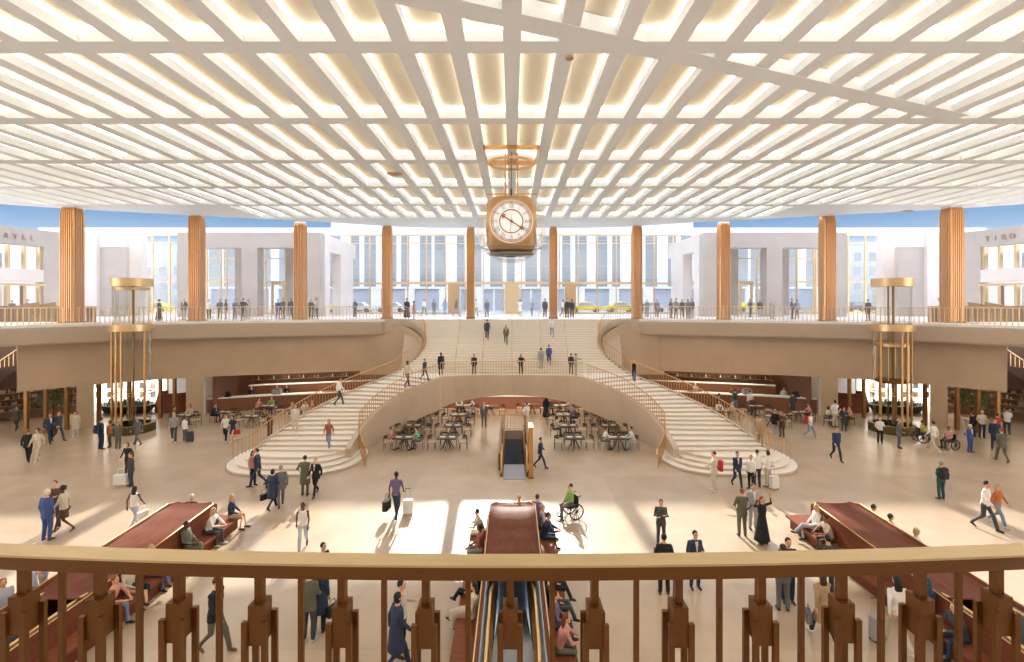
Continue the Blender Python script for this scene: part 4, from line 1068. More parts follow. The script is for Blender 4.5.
def joints(pose):
    sit = pose.startswith('sit'); zp = .56 if sit else .93
    J = dict(zp=zp, lean=0.0, sit=sit)
    J['hip'] = {s: Vector((s*.09, 0, zp-.03)) for s in (-1, 1)}
    if sit:
        J['kn'] = {s: Vector((s*.12, -.43, .52)) for s in (-1, 1)}; J['an'] = {s: Vector((s*.12, -.42-.06*s, .09)) for s in (-1, 1)}
        if pose == 'sitx': J['kn'][1] = Vector((-.02, -.45, .62)); J['an'][1] = Vector((-.2, -.62, .28))
        J['lean'] = {'sit': -.02, 'sitx': .05, 'sitlean': -.2}.get(pose, 0)
    else:
        J['kn'] = {s: Vector((s*.1, -.02, .5)) for s in (-1, 1)}; J['an'] = {s: Vector((s*.11, .02, .08)) for s in (-1, 1)}
        if pose in ('walk', 'stride'):
            k = 1 if pose == 'walk' else -1
            J['kn'][k] = Vector((k*.09, -.2, .51)); J['an'][k] = Vector((k*.09, -.31, .09)); J['kn'][-k] = Vector((-k*.1, .02, .49)); J['an'][-k] = Vector((-k*.1, .33, .17)); J['lean'] = -.04
    sh = lambda s: Vector((s*.172, J['lean']+.01, zp+.475)); J['sh'] = {s: sh(s) for s in (-1, 1)}
    def arm(s, e, w): J.setdefault('el', {})[s] = J['sh'][s]+Vector((s*e[0], e[1], e[2])); J.setdefault('wr', {})[s] = J['sh'][s]+Vector((s*w[0], w[1], w[2]))
    for s in (-1, 1): arm(s, (.045, .03, -.27), (.05, -.04, -.51))
    if pose in ('walk', 'stride'):
        k = 1 if pose == 'walk' else -1; arm(-k, (.05, -.08, -.26), (.04, -.24, -.45)); arm(k, (.06, .1, -.25), (.06, .1, -.5))
    if pose == 'phone': arm(1, (.06, -.06, -.26), (-.08, -.3, -.16))
    if pose == 'call': arm(1, (.14, -.1, -.2), (-.06, -.1, .1))
    if pose == 'talk': arm(1, (.07, -.02, -.27), (.02, -.25, -.2)); arm(-1, (.08, .04, -.26), (.02, -.16, -.38))
    if pose == 'fold':
        for s in (-1, 1): arm(s, (.08, -.06, -.26), (-.22, -.22, -.22-.03*s))
    if pose == 'pocket':
        for s in (-1, 1): arm(s, (.14, .08, -.24), (.0, -.02, -.45))
    if pose == 'raise':
        for s in (-1, 1): arm(s, (.24, -.05, .05), (.14, -.1, .28))
    if pose == 'reach': arm(1, (.06, -.2, -.14), (.0, -.44, -.12)); arm(-1, (.06, -.05, -.27), (.0, -.24, -.36))
    if sit:
        for s in (-1, 1): arm(s, (.07, -.06, -.26), (-.05, -.27, -.38))
        if pose == 'sitlean':
            for s in (-1, 1): arm(s, (.08, -.14, -.23), (-.06, -.34, -.28))
    return J
BODY, TOP, BOT, HAIR, SHOE, FRONT = {}, {}, {}, {}, {}, {}
def torso(b, J, g=0.0, hem=None, flare=0.0, top=True):
    z = J['zp']; l = J['lean']; hem = z-.04 if hem is None else hem
    P = [(0, 0, hem)]; r = [(.105+g+flare, .15+g+flare)]
    if hem < z-.1: P.append((0, 0, z-.02)); r.append((.11+g, .16+g))
    P += [(0, l*.3, z+.13), (0, l*.7, z+.32), (0, l, z+.45), (0, l+.01, z+.51), (0, l+.01, z+.545)]
    r += [(.095+g, .13+g), (.11+g, .165+g), (.09+g*.8, .158+g*.6), (.07+g*.4, .11+g*.5), (.05+g*.4, .06+g*.4)]
    b.tube(P, r, SK, 16)
def body_mesh(pose):
    if pose in BODY: return BODY[pose]
    J = joints(pose); b = MB(); torso(b, J); z = J['zp']; l = J['lean']; hc = Vector((0, l-.02, z+.70))
    limb(b, [(0, l+.01, z+.5), (0, l-.005, z+.62)], [.052, .05], SK)
    ell(b, hc, (.074, .094, .112), SK, 16); ell(b, hc+Vector((0, -.03, -.055)), (.052, .06, .055), SK, 12)
    b.tube([hc+Vector((0, -.085, .012)), hc+Vector((0, -.112, -.022)), hc+Vector((0, -.088, -.03))], [.008, .016, .01], SK, 6)
    for s in (-1, 1): ell(b, hc+Vector((s*.076, .01, -.01)), (.012, .022, .032), SK, 8)
    for s in (-1, 1):
        limb(b, [J['hip'][s], J['kn'][s], J['an'][s]], [.085, .055, .036], SK); limb(b, [J['sh'][s], J['el'][s], J['wr'][s]], [.045, .036, .024], SK)
    me = remesh(b, 'body', .014)
    h = MB()
    for s in (-1, 1):       # hands: palm, four fingers, thumb
        d = (J['wr'][s]-J['el'][s]).normalized(); sd = d.cross(Vector((0, 0, 1)));
        sd = Vector((0, -1, 0)) if sd.length < .5 else sd.normalized(); nn = d.cross(sd).normalized(); w_ = J['wr'][s]
        h.tube([w_-d*.02, w_+d*.03, w_+d*.085], [(.016, .024), (.017, .036), (.013, .038)] if abs(d.z) > .9 else [.022, .027, .027], SK, 8)
        for k, L_ in enumerate((.062, .074, .07, .055)):
            o_ = w_+d*.08+sd*(-.027+.018*k); h.tube([o_, o_+d*L_*.5+nn*.004*s, o_+d*L_*.8+nn*.02*s, o_+d*L_+nn*.034*s], [.009, .0085, .008, .006], SK, 6)
        o_ = w_+d*.03-sd*.03; h.tube([o_, o_-sd*.025+d*.03, o_-sd*.03+d*.06], [.011, .01, .007], SK, 6)
    dk = mat('eye_dark', (.03, .02, .02), .3, noise=0); lp_ = mat('lips', (.35, .12, .1), .5, noise=0)
    for s in (-1, 1): ell(h, hc+Vector((s*.03, -.083, .015)), (.011, .008, .008), dk, 6); h.box(hc+Vector((s*.03-.016, -.088, .03)), hc+Vector((s*.03+.016, -.078, .037)), dk)
    ell(h, hc+Vector((0, -.085, -.058)), (.024, .01, .007), lp_, 6)
    ho = h.build('h', smooth=True); bo = bpy.data.objects.new('bo', me); COL.objects.link(bo)
    bm = bmesh.new(); bm.from_mesh(me); bm2 = bmesh.new(); n0 = len(bm.faces); bm.from_mesh(ho.data); bm.faces.ensure_lookup_table()
    me2 = bpy.data.meshes.new('body'); bm.to_mesh(me2); bm.free(); bm2.free(); bpy.data.objects.remove(ho); bpy.data.objects.remove(bo)
    me2.materials.append(SK); me2.materials.append(dk); me2.materials.append(lp_)
    me2.polygons.foreach_set('use_smooth', [True]*len(me2.polygons))
    BODY[pose] = me2; return me2
def top_mesh(pose, kind):
    k = (pose, kind)
    if k in TOP: return TOP[k]
    J = joints(pose); b = MB(); z = J['zp']; g = {'shirt': .016, 'tee': .016, 'tank': .013, 'jacket': .03, 'coat': .036, 'dress': .018, 'gown': .02}[kind]
    if J['sit']: hem = z-.06
    else: hem = {'shirt': z-.06, 'tee': z-.06, 'tank': z-.02, 'jacket': z-.17, 'coat': .5, 'dress': .48, 'gown': .12}[kind]
    torso(b, J, g, hem, {'coat': .05, 'dress': .06, 'gown': .14}.get(kind, .012) if not J['sit'] else .0)
    if J['sit'] and kind in ('dress', 'gown', 'coat'):
        b.tube([(0, .02, z-.02), (0, -.3, z+.0), (0, -.5, z-.04), (0, -.52, .25 if kind != 'gown' else .12)], [(.11, .17), (.1, .18), (.1, .18), (.08, .19)], SK, 12)
    for s in (-1, 1):
        A, E, W_ = J['sh'][s], J['el'][s], J['wr'][s]
        if kind == 'tank': continue
        if kind in ('tee', 'dress'): limb(b, [A, A.lerp(E, .7)], [.058, .052], SK)
        else: limb(b, [A, E, E.lerp(W_, .93)], [.05+g*.4, .042+g*.35, .032+g*.3], SK)
    TOP[k] = remesh(b, {'tee': 't_shirt', 'tank': 'vest_top'}.get(kind, kind), .018); return TOP[k]
def bot_mesh(pose, kind):
    k = (pose, kind)
    if k in BOT: return BOT[k]
    J = joints(pose); b = MB(); z = J['zp']
    if kind == 'skirt' and not J['sit']: b.tube([(0, 0, .55), (0, 0, z-.03), (0, 0, z+.1)], [(.14, .18), (.125, .17), (.105, .14)], SK, 16)
    elif kind == 'skirt': b.tube([(0, .02, z+.05), (0, -.05, z-.02), (0, -.5, z-.02), (0, -.5, z-.12)], [(.12, .17), (.1, .18), (.1, .17), (.08, .15)], SK, 12)
    else:
        b.tube([(0, 0, z-.09), (0, 0, z), (0, 0, z+.1)], [(.11, .15), (.122, .17), (.107, .145)], SK, 14)
        q = .55 if kind == 'shorts' else .97
        for s in (-1, 1):
            K, A = J['kn'][s], J['an'][s]
            limb(b, [J['hip'][s], K, K.lerp(A, q)] if kind != 'shorts' else [J['hip'][s], J['hip'][s].lerp(K, .85)], [.097, .07, .057 if kind == 'trousers' else .075] if kind != 'shorts' else [.1, .085], SK)
    BOT[k] = remesh(b, kind, .018); return BOT[k]
def shoe_mesh(pose, s):
    k = (pose, s)
    if k in SHOE: return SHOE[k]
    J = joints(pose); A = J['an'][s]; sole = A+Vector((0, 0, -.055)); b = MB()
    if A.z > .15 and not J['sit']: f = Vector((0, -.12, -.1))
    elif A.z > .2: f = Vector((-.08, -.13, .02))
    else: f = Vector((s*.02, -.17, -.015))
    b.tube([A+Vector((0, .05, -.05)), A+Vector((0, .0, -.035)), A+f*.55+Vector((0, 0, -.04)), A+f+Vector((0, 0, -.045))], [.034, .042, .038, .026], SK, 8)
    o = b.build('shoe', smooth=True); me = o.data; bpy.data.objects.remove(o); SHOE[k] = me; return me
def hair_mesh(pose, style):
    k = (pose, style)
    if k in HAIR: return HAIR[k]
    J = joints(pose); hc = Vector((0, J['lean']-.02, J['zp']+.70)); b = MB()
    ell(b, hc+Vector((0, .022, .026)), (.083, .095, .103), SK, 14)
    if style == 'long':
        b.tube([hc+Vector((0, .05, .04)), hc+Vector((0, .075, -.08)), hc+Vector((0, .085, -.24))], [(.05, .085), (.055, .1), (.03, .085)], SK, 10)
    if style == 'bob': ell(b, hc+Vector((0, .03, -.03)), (.095, .085, .095), SK, 12)
    if style == 'bun': ell(b, hc+Vector((0, .11, .07)), (.045, .045, .045), SK, 10)
    if style == 'pony': b.tube([hc+Vector((0, .1, .04)), hc+Vector((0, .15, -.02)), hc+Vector((0, .13, -.2))], [.03, .035, .012], SK, 8)
    if style == 'curly':
        for i in range(26): a, c_ = random.uniform(0, 6.28), random.uniform(-.4, 1); q = math.sqrt(1-c_*c_); ell(b, hc+Vector((math.cos(a)*q*.09, .035+math.sin(a)*q*.09, .02+c_*.1)), (.035, .035, .035), SK, 6)
    if style == 'scarf': ell(b, hc+Vector((0, .03, -.02)), (.1, .1, .13), SK, 12); b.tube([hc+Vector((0, .03, -.1)), hc+Vector((0, .02, -.2))], [(.09, .11), (.1, .15)], SK, 10)
    if style == 'cap': b.tube([hc+Vector((0, -.05, .06)), hc+Vector((0, -.15, .045))], [(.012, .06), (.008, .05)], SK, 8)
    me = remesh(b, 'hair' if style not in ('scarf', 'cap') else style, .012); HAIR[k] = me; return me
def front_mesh(pose, tie):
    k = (pose, tie)
    if k in FRONT: return FRONT[k]
    J = joints(pose); z = J['zp']; l = J['lean']; b = MB()
    ys = lambda zz: -(.105+.028)+l*.8 if zz < .45 else -.115+l
    if tie: b.prism([(-.018, -.0), (.018, -.0), (.018, .012), (-.018, .012)], z+.2, z+.49, SK); off = -.157+l*.85
    else: b.prism([(-.045, 0), (.045, 0), (.045, .02), (-.045, .02)], [z+.24]*4, z+.52, SK); off = -.149+l*.85
    b.v = [(x*(.25 if vz < z+.3 else 1), y+off+(.035 if vz > z+.45 else 0), vz) for x, y, vz in b.v]
    o = b.build('tie' if tie else 'shirt_front'); me = o.data; bpy.data.objects.remove(o); FRONT[k] = me; return me
PAL = dict(nav=(.025, .04, .09), blk=(.015, .015, .018), gry=(.14, .14, .15), lgr=(.35, .35, .35), olv=(.13, .125, .09), wht=(.82, .8, .77), crm=(.62, .55, .44), tan=(.42, .29, .16), blu=(.05, .1, .3), red=(.45, .03, .03), pnk=(.6, .3, .25),
    grn=(.25, .42, .1), pur=(.16, .12, .24), mint=(.25, .55, .38), ora=(.55, .17, .06), ylw=(.6, .5, .12), jean=(.2, .28, .42), brn=(.1, .06, .04), dgr=(.06, .065, .075), ltj=(.45, .5, .6), teal=(.03, .08, .09), plaid=(.35, .1, .08), lav=(.4, .36, .45))
HP = dict(blk=(.012, .01, .01), brn=(.05, .025, .012), bln=(.5, .36, .17), red=(.3, .08, .02), wht=(.7, .68, .64), gry=(.3, .29, .28), aub=(.14, .04, .02))
SKN = [srgb(224, 172, 140), srgb(205, 150, 115), srgb(150, 98, 68), srgb(92, 56, 38), srgb(236, 190, 160)]
SKM = [mat('skin_%d' % k, c, .55, noise=0) for k, c in enumerate(SKN)]
SHM = [mat('shoe_leather', (.03, .02, .015), .4, noise=0), mat('white_trainer', (.75, .73, .7), .6, noise=0), mat('brown_shoe', (.16, .07, .03), .4, noise=0)]
def cmat(c): return mat('cloth_'+c, PAL[c], .8, noise=.12, scale=12)
def slot(o, m): o.material_slots[0].link = 'OBJECT'; o.material_slots[0].material = m
for q_ in (): pass
def mk(me, par, m):
    if not me.materials: me.materials.append(SK)
    o = bpy.data.objects.new(me.name.split('.')[0], me); COL.objects.link(o); o.parent = par; slot(o, m); return o
BOXES = []
def person(X, Y, Z, h, pose, rz, top, bot, hair, label, skin=0, shoe=0, group=None):
    sc = h/1.76; sit = pose.startswith('sit')
    e_ = empty('person', (X, Y, Z), R(rz)); e_.scale = (sc, sc, sc) if not sit else (1, 1, 1); tag(e_, label, 'person', group)
    mk(body_mesh(pose), e_, SKM[skin])
    tk, tcol = top.split(':'); tt = mk(top_mesh(pose, tk), e_, cmat(tcol.split('+')[0]))
    if bot:
        bk, bc = bot.split(':'); mk(bot_mesh(pose, bk), e_, cmat(bc))
    for s in (-1, 1): mk(shoe_mesh(pose, s), e_, SHM[shoe])
    if hair:
        hs, hcol = hair.split(':'); mk(hair_mesh(pose, hs), e_, mat('hair_'+hcol, HP[hcol], .6, noise=.2, scale=20) if hs not in ('scarf', 'cap') else cmat(hcol))
    if tk in ('jacket', 'coat') and '+' in tcol:
        mk(front_mesh(pose, False), e_, cmat('wht')); 
        if tcol.endswith('+tie'): mk(front_mesh(pose, True), e_, cmat('red'))
    return e_
def flo(px, py, h, *a, **k):
    Y = EYE*F/(py-HY); hh = min(1.9, max(1.62, h*Y/F)); return person((px-HX)*Y/F, Y, 0, hh, *a, **k)
def edge_y(px):
    kx = (px-HX)/F; kx = -abs(kx)
    for a, c in zip(EDGE_C, EDGE_C[1:]):
        fa, fc = a[0]-kx*a[1], c[0]-kx*c[1]
        if fa*fc <= 0: t = fa/(fa-fc+1e-9); return lerp(a[1], c[1], t)
    return 42.4
def upp(px, py, h, *a, **k):
    Y = max(1.5*F/(py-HY), edge_y(px)+.55); hh = min(1.85, max(1.62, h*Y/F)); return person((px-HX)*Y/F, Y, ZU, hh, *a, **k)
def stp(px, py, h, *a, **k):
    best = None
    sx = -1 if px > HX else 1
    for i in range(NL):
        for u in [q/20 for q in range(2, 19)]:
            t = (i+.5)/NL; o_, i_ = on(Oc, t), on(Ic, t); x, y = lerp(o_[0], i_[0], u)*sx, lerp(o_[1], i_[1], u); z = lev((i+1)/NL)
            best = min(best or (1e9,), ((HX+F*x/y-px)**2+(HY+F*(EYE-z)/y-py)**2, x, y, z))
    for i in range(NU):
        y = lerp(Y0, Y1, (i+.5)/NU); z = lerp(LAND, ZU, (i+1)/NU); x = (px-HX)*y/F
        if abs(x) < half_at(y)-.4: best = min(best, ((HY+F*(EYE-z)/y-py)**2, x, y, z))
    y = min(37.5, max(36.8, (EYE-LAND)*F/(py-HY))); best = min(best, ((HY+F*(EYE-LAND)/y-py)**2-1, (px-HX)*y/F, y, LAND))
    _, x, y, z = best; hh = min(1.85, max(1.6, h*y/F)); return person(x, y, z, hh, *a, **k)
def bsit(bench, side, Y, pose, top, bot, hair, label, **k):
    X = HOODX[bench]+side*1.06; return person(X, Y, 0, 1.75, pose, 90*side, top, bot, hair, label, **k)
def bend(bench, dx, pose, rz, top, bot, hair, label, **k):
    return person(HOODX[bench]+dx, 18.93, 0, 1.75, pose, rz, top, bot, hair, label, **k)
# ---- lower floor, left
flo(17, 430, 23, 'walk', 20, 'jacket:gry', 'trousers:dgr', 'scarf:lgr', 'person in a grey hooded jacket near the left edge beside the first bronze post', shoe=0)
flo(28, 462, 33, 'walk', -150, 'jacket:blk', 'trousers:blk', 'short:red', 'person in a black suit walking away beside someone in cream, far left', skin=1)
flo(38, 461, 33, 'walk', 10, 'jacket:crm+', 'trousers:crm', 'curly:brn', 'person in a cream suit and white trainers walking beside a black suit, far left', shoe=1)
flo(50, 443, 33, 'stride', 60, 'jacket:nav+', 'trousers:nav', 'short:blk', 'person in a navy suit striding right, in front of the left bays', skin=1)
flo(58, 441, 32, 'walk', 80, 'jacket:dgr', 'trousers:dgr', 'short:aub', 'person in dark clothes half hidden behind the navy suit at the left bays')
flo(76, 436, 24, 'stand', 10, 'coat:crm', 'trousers:crm', 'bob:brn', 'person in a pale long coat standing alone before the solid pier on the left', shoe=1)
flo(101, 449, 33, 'pocket', 160, 'shirt:nav', 'trousers:nav', 'short:blk', 'person in navy seen from behind with a backpack by the left elevator')
flo(110, 447, 27, 'stand', -60, 'shirt:ora', 'trousers:brn', 'bob:aub', 'person in an orange top between the navy backpack and the olive jacket', skin=1)
flo(118, 450, 30, 'pocket', 175, 'jacket:olv', 'trousers:olv', 'short:gry', 'broad person in an olive suit and white shoes seen from behind by the left elevator', shoe=1)
flo(138, 445, 28, 'stride', -100, 'jacket:gry', 'trousers:gry', 'short:gry', 'person in a grey suit walking left past the base of the left elevator')
flo(131, 486, 34, 'call', -30, 'jacket:dgr', 'trousers:dgr', 'short:brn', 'person in a dark suit on the phone carrying a big white bag')
flo(128, 474, 20, 'walk', 0, 'shirt:blk', 'trousers:blk', 'bob:brn', 'person half hidden behind the one with the big white bag')
flo(174, 442, 31, 'walk', 30, 'shirt:lgr', 'trousers:dgr', 'long:bln', 'person in a grey top and white shoes left of the grey suitcase', shoe=1)
flo(185, 442, 26, 'stand', 160, 'shirt:wht', 'trousers:gry', 'short:brn', 'person in a white shirt holding a dark suitcase at the side cafe', shoe=1)
flo(226, 441, 27, 'walk', 10, 'tee:wht', 'trousers:blk', 'short:red', 'person in a white t-shirt walking with someone carrying a red bag', shoe=1)
flo(233, 441, 24, 'walk', -10, 'dress:nav', '', 'bob:brn', 'person in a navy dress walking with a red handbag', shoe=1)
flo(47, 540, 52, 'stand', 175, 'jacket:blu', 'trousers:blu', 'short:wht', 'white haired person in a bright blue suit seen from behind', shoe=2)
flo(55, 529, 50, 'fold', 20, 'jacket:brn', 'trousers:brn', 'short:blk', 'person in a brown jacket facing the bright blue suit')
flo(64, 532, 47, 'stride', -70, 'shirt:crm', 'skirt:brn', 'curly:blk', 'person in a cream blouse and brown skirt beside the bright blue suit', skin=3, shoe=2)
flo(134, 528, 42, 'walk', 180, 'tank:wht', 'trousers:ltj', 'long:blk', 'person with long black hair in a white top and pale jeans seen from behind', skin=3)
flo(253, 486, 36, 'stand', 70, 'shirt:pnk', 'trousers:blk', 'long:brn', 'person in a pink top and black trousers at the left podium steps', skin=1)
flo(258, 486, 38, 'walk', -80, 'jacket:nav+', 'trousers:nav', 'short:blk', 'person in a navy suit leaning to the pink top at the left podium steps')
flo(272, 509, 40, 'walk', 160, 'coat:nav', 'trousers:blk', 'bob:blk', 'person in a long navy coat with a handbag below the left flight')
flo(281, 507, 42, 'stride', -150, 'jacket:gry', 'trousers:gry', 'short:gry', 'grey haired person in a grey suit beside the long navy coat')
flo(305, 495, 40, 'pocket', 178, 'coat:olv', 'trousers:olv', 'short:blk', 'person in a long olive coat seen from behind below the left flight')
flo(316, 495, 38, 'walk', -10, 'jacket:blk+tie', 'trousers:blk', 'short:gry', 'person in a black suit with a red tie below the left flight', skin=4)
flo(396, 518, 50, 'walk', 175, 'tee:pur', 'trousers:nav', 'short:blk', 'person in a dark purple top walking away with a white suitcase', skin=3)
flo(303, 549, 47, 'stride', 15, 'tank:wht', 'trousers:ltj', 'bun:blk', 'person in a white vest top and pale jeans standing in sunlight left of centre', skin=3)
flo(323, 600, 58, 'phone', 60, 'shirt:blk', 'trousers:blk', 'short:blk', 'person in black whose head shows just above the brass rail, left of centre')
flo(309, 641, 78, 'reach', 178, 'jacket:olv', 'trousers:dgr', 'short:red', 'person in a grey olive jacket with an arm round a companion, behind the railing', shoe=1)
flo(319, 632, 72, 'stand', 182, 'coat:nav', 'trousers:blk', 'bob:blk', 'person in a long navy coat hugged by a companion behind the railing')
flo(215, 652, 76, 'walk', 80, 'jacket:blk', 'trousers:olv', 'short:brn', 'person in a black jacket and patterned trousers striding right behind the railing', shoe=2)
flo(396, 672, 88, 'walk', 120, 'coat:nav', 'trousers:nav', 'bob:blk', 'person in a long navy coat at the bottom edge left of the central bench')
flo(401, 655, 76, 'phone', 80, 'shirt:crm', 'trousers:blk', 'short:blk', 'person in a cream top partly hidden behind the navy coat at the bottom edge')
flo(43, 604, 56, 'pocket', 120, 'tee:lav', 'trousers:lgr', 'bob:red', 'red haired person behind the railing left of the left bench')
flo(29, 622, 60, 'stand', 90, 'shirt:ltj', 'trousers:blk', 'cap:blk', 'person in a black cap just behind a railing post at the far left', skin=1)
flo(3, 640, 62, 'stand', 60, 'tee:ltj', 'trousers:jean', 'bob:ora' if False else 'bob:red', 'person in pale blue cut by the left edge of the view')
# ---- lower floor, centre
flo(540, 468, 31, 'stride', 90, 'jacket:nav', 'trousers:nav', 'short:blk', 'person in a navy suit looking at a phone right of the bronze totem')
flo(484, 427, 26, 'stand', 0, 'jacket:gry+', 'trousers:gry', 'short:blk', 'person in a grey suit standing left of the escalator opening under the arch')
flo(527, 428, 26, 'walk', -160, 'shirt:wht', 'trousers:wht', 'short:brn', 'person all in white right of the escalator opening under the arch')
flo(546, 418, 21, 'stand', 180, 'gown:nav', '', 'scarf:nav', 'person in a long dark robe under the arch by the central bar')
# ---- lower floor, right
flo(661, 545, 46, 'fold', -10, 'jacket:dgr', 'trousers:dgr', 'short:brn', 'person in a dark suit with folded arms standing in the central sun patch')
flo(664, 594, 61, 'talk', 178, 'jacket:blk', 'trousers:blk', 'short:blk', 'person in black seen from behind, feet showing below the brass rail right of centre', shoe=2)
flo(695, 588, 58, 'phone', 5, 'jacket:nav+', 'trousers:nav', 'short:blk', 'person in a navy suit right of the folded arms, cut by the brass rail')
flo(714, 491, 40, 'reach', -100, 'jacket:crm', 'trousers:crm', 'short:brn', 'person in beige with a red backpack at the right podium steps', shoe=1)
flo(737, 487, 36, 'walk', 0, 'jacket:nav+', 'trousers:nav', 'short:blk', 'person in a dark navy suit standing at the foot of the right flight')
flo(751, 489, 33, 'stand', -60, 'shirt:wht', 'trousers:blk', 'short:red', 'red haired person in a white shirt and black trousers by the white suitcase', skin=1)
flo(757, 487, 38, 'stand', 170, 'shirt:wht', 'trousers:dgr', 'short:brn', 'tall person in a white shirt and dark trousers seen from behind by the white suitcase')
flo(768, 487, 37, 'pocket', 200, 'shirt:wht', 'trousers:crm', 'bob:blk', 'person in a white blouse and cream trousers nearest the white suitcase')
flo(742, 536, 48, 'pocket', 178, 'jacket:olv', 'trousers:olv', 'short:red', 'person in a grey olive suit seen from behind right of centre')
flo(753, 529, 46, 'stand', 0, 'jacket:lgr+', 'trousers:lgr', 'short:brn', 'person in a light grey suit facing the olive suit')
flo(762, 543, 47, 'raise', 20, 'gown:blk', '', 'long:red', 'red haired person in a long black dress with arms raised')
flo(788, 602, 74, 'stand', -10, 'jacket:nav', 'trousers:nav', 'short:blk', 'person in navy whose head shows above the brass rail right of the black dress')
flo(783, 610, 76, 'talk', 170, 'jacket:gry', 'trousers:gry', 'short:brn', 'person in a grey suit with back turned, before the navy suit at the rail')
flo(828, 598, 68, 'stand', 175, 'jacket:dgr', 'trousers:dgr', 'short:blk', 'person in a dark jacket beside the right bench, cut by the brass rail')
flo(823, 640, 68, 'walk', 185, 'coat:tan', 'trousers:blk', 'long:brn', 'person in a camel coat with a grey handbag behind the railing, right', shoe=1)
flo(898, 650, 74, 'walk', 175, 'shirt:wht', 'trousers:crm', 'long:blk', 'person in a white top and beige trousers walking away with a white suitcase', shoe=1)
flo(941, 499, 38, 'pocket', 185, 'jacket:teal', 'trousers:teal', 'short:gry', 'person in dark green with a black backpack seen from behind on the right')
flo(985, 529, 50, 'walk', 30, 'shirt:wht', 'trousers:dgr', 'short:blk', 'person in a white shirt carrying a jacket, walking at the far right', skin=1)
flo(997, 525, 42, 'stride', 20, 'shirt:ora', 'trousers:jean', 'long:bln', 'blond person in an orange top and blue jeans at the far right', shoe=1)
flo(836, 460, 33, 'walk', -5, 'jacket:nav', 'trousers:nav', 'short:red', 'person in a dark blue suit walking alone right of the side cafe')
flo(880, 443, 26, 'talk', -20, 'shirt:wht', 'trousers:blk', 'short:bln', 'person in a white shirt and black trousers at the foot of the right elevator')
flo(899, 448, 29, 'talk', 60, 'jacket:gry', 'trousers:gry', 'short:gry', 'person in a grey suit at the foot of the right elevator')
flo(934, 452, 31, 'stride', 200, 'shirt:wht', 'trousers:crm', 'short:blk', 'person in a white shirt and cream trousers between the two wheelchairs', shoe=1)
flo(970, 452, 28, 'pocket', 10, 'jacket:blu+', 'trousers:blu', 'short:wht', 'white haired person in a blue suit right of the wheelchairs', shoe=2)
flo(973, 437, 25, 'stand', 180, 'jacket:blk', 'trousers:dgr', 'short:brn', 'person in black seen from behind before the right display shelving')
flo(982, 438, 28, 'talk', -20, 'shirt:crm', 'trousers:nav', 'short:bln', 'person in a cream shirt and navy trousers by the right bays', shoe=0)
flo(995, 450, 32, 'stand', -40, 'jacket:nav', 'trousers:nav', 'cap:nav', 'person in a navy jacket and cap near the right edge')
flo(1002, 462, 34, 'walk', 160, 'jacket:olv', 'trousers:olv', 'short:red', 'person in a dark olive jacket walking away near the right edge', shoe=2)
flo(1007, 436, 33, 'reach', 150, 'tee:wht', 'trousers:dgr', 'short:brn', 'person in a white t-shirt seen from behind near the right edge', shoe=1)
flo(997, 441, 28, 'stand', 170, 'tee:red', 'trousers:blk', 'short:blk', 'person in a red top half hidden by the white t-shirt near the right edge')
flo(810, 438, 26, 'walk', 30, 'tee:wht', 'trousers:jean', 'short:brn', 'person in a white t-shirt with a dark red backpack at the right side cafe', shoe=1)
flo(775, 436, 27, 'stand', 175, 'jacket:blk', 'trousers:lgr', 'short:gry', 'person in a black jacket and pale trousers seen from behind at the right side cafe', shoe=1)
flo(782, 437, 26, 'talk', -60, 'jacket:brn', 'trousers:brn', 'bob:aub', 'person in a brown jacket beside the pale trousers at the right side cafe')
flo(793, 416, 24, 'stand', 180, 'jacket:dgr', 'trousers:dgr', 'short:blk', 'person in a dark suit standing at the outer end of the right bar')
flo(750, 412, 22, 'stand', 180, 'shirt:wht', 'trousers:gry', 'short:brn', 'person in a white shirt ordering at the middle of the right bar', shoe=0)
flo(735, 411, 22, 'raise', 170, 'shirt:teal', 'trousers:jean', 'short:blk', 'person in dark teal with raised arms at the right bar')
flo(719, 418, 25, 'stand', 180, 'shirt:dgr', 'trousers:gry', 'short:blk', 'person in dark grey behind the right stair railing near the bar')
flo(835, 427, 27, 'pocket', 180, 'shirt:wht', 'trousers:crm', 'short:blk', 'person in a white shirt and cream trousers left of the curved banquette on the right')
flo(844, 431, 24, 'talk', -40, 'jacket:dgr', 'trousers:dgr', 'short:brn', 'person in a dark suit beside the curved banquette on the right')
# bar staff behind counters
for px, t_, hr, lb in ((239, 'shirt:nav', 'short:blk', 'member of staff in navy behind the outer end of the left bar'), (266, 'shirt:dgr', 'short:blk', 'tall member of staff in dark grey behind the left bar'), (276, 'shirt:blk', 'bob:blk', 'member of staff in black in the middle of the left bar'),
                       (797, 'shirt:wht', 'short:brn', 'member of staff in white behind the outer end of the right bar'), (704, 'shirt:crm', 'short:wht', 'member of staff in cream behind the stair end of the right bar')):
    p = drum_px(px if px < 512 else 1024-px); X, Y = p[0], p[1]+1.9; person(X if px < 512 else -X, Y, 0, 1.75, 'talk', 0, t_, 'trousers:blk', hr, lb)
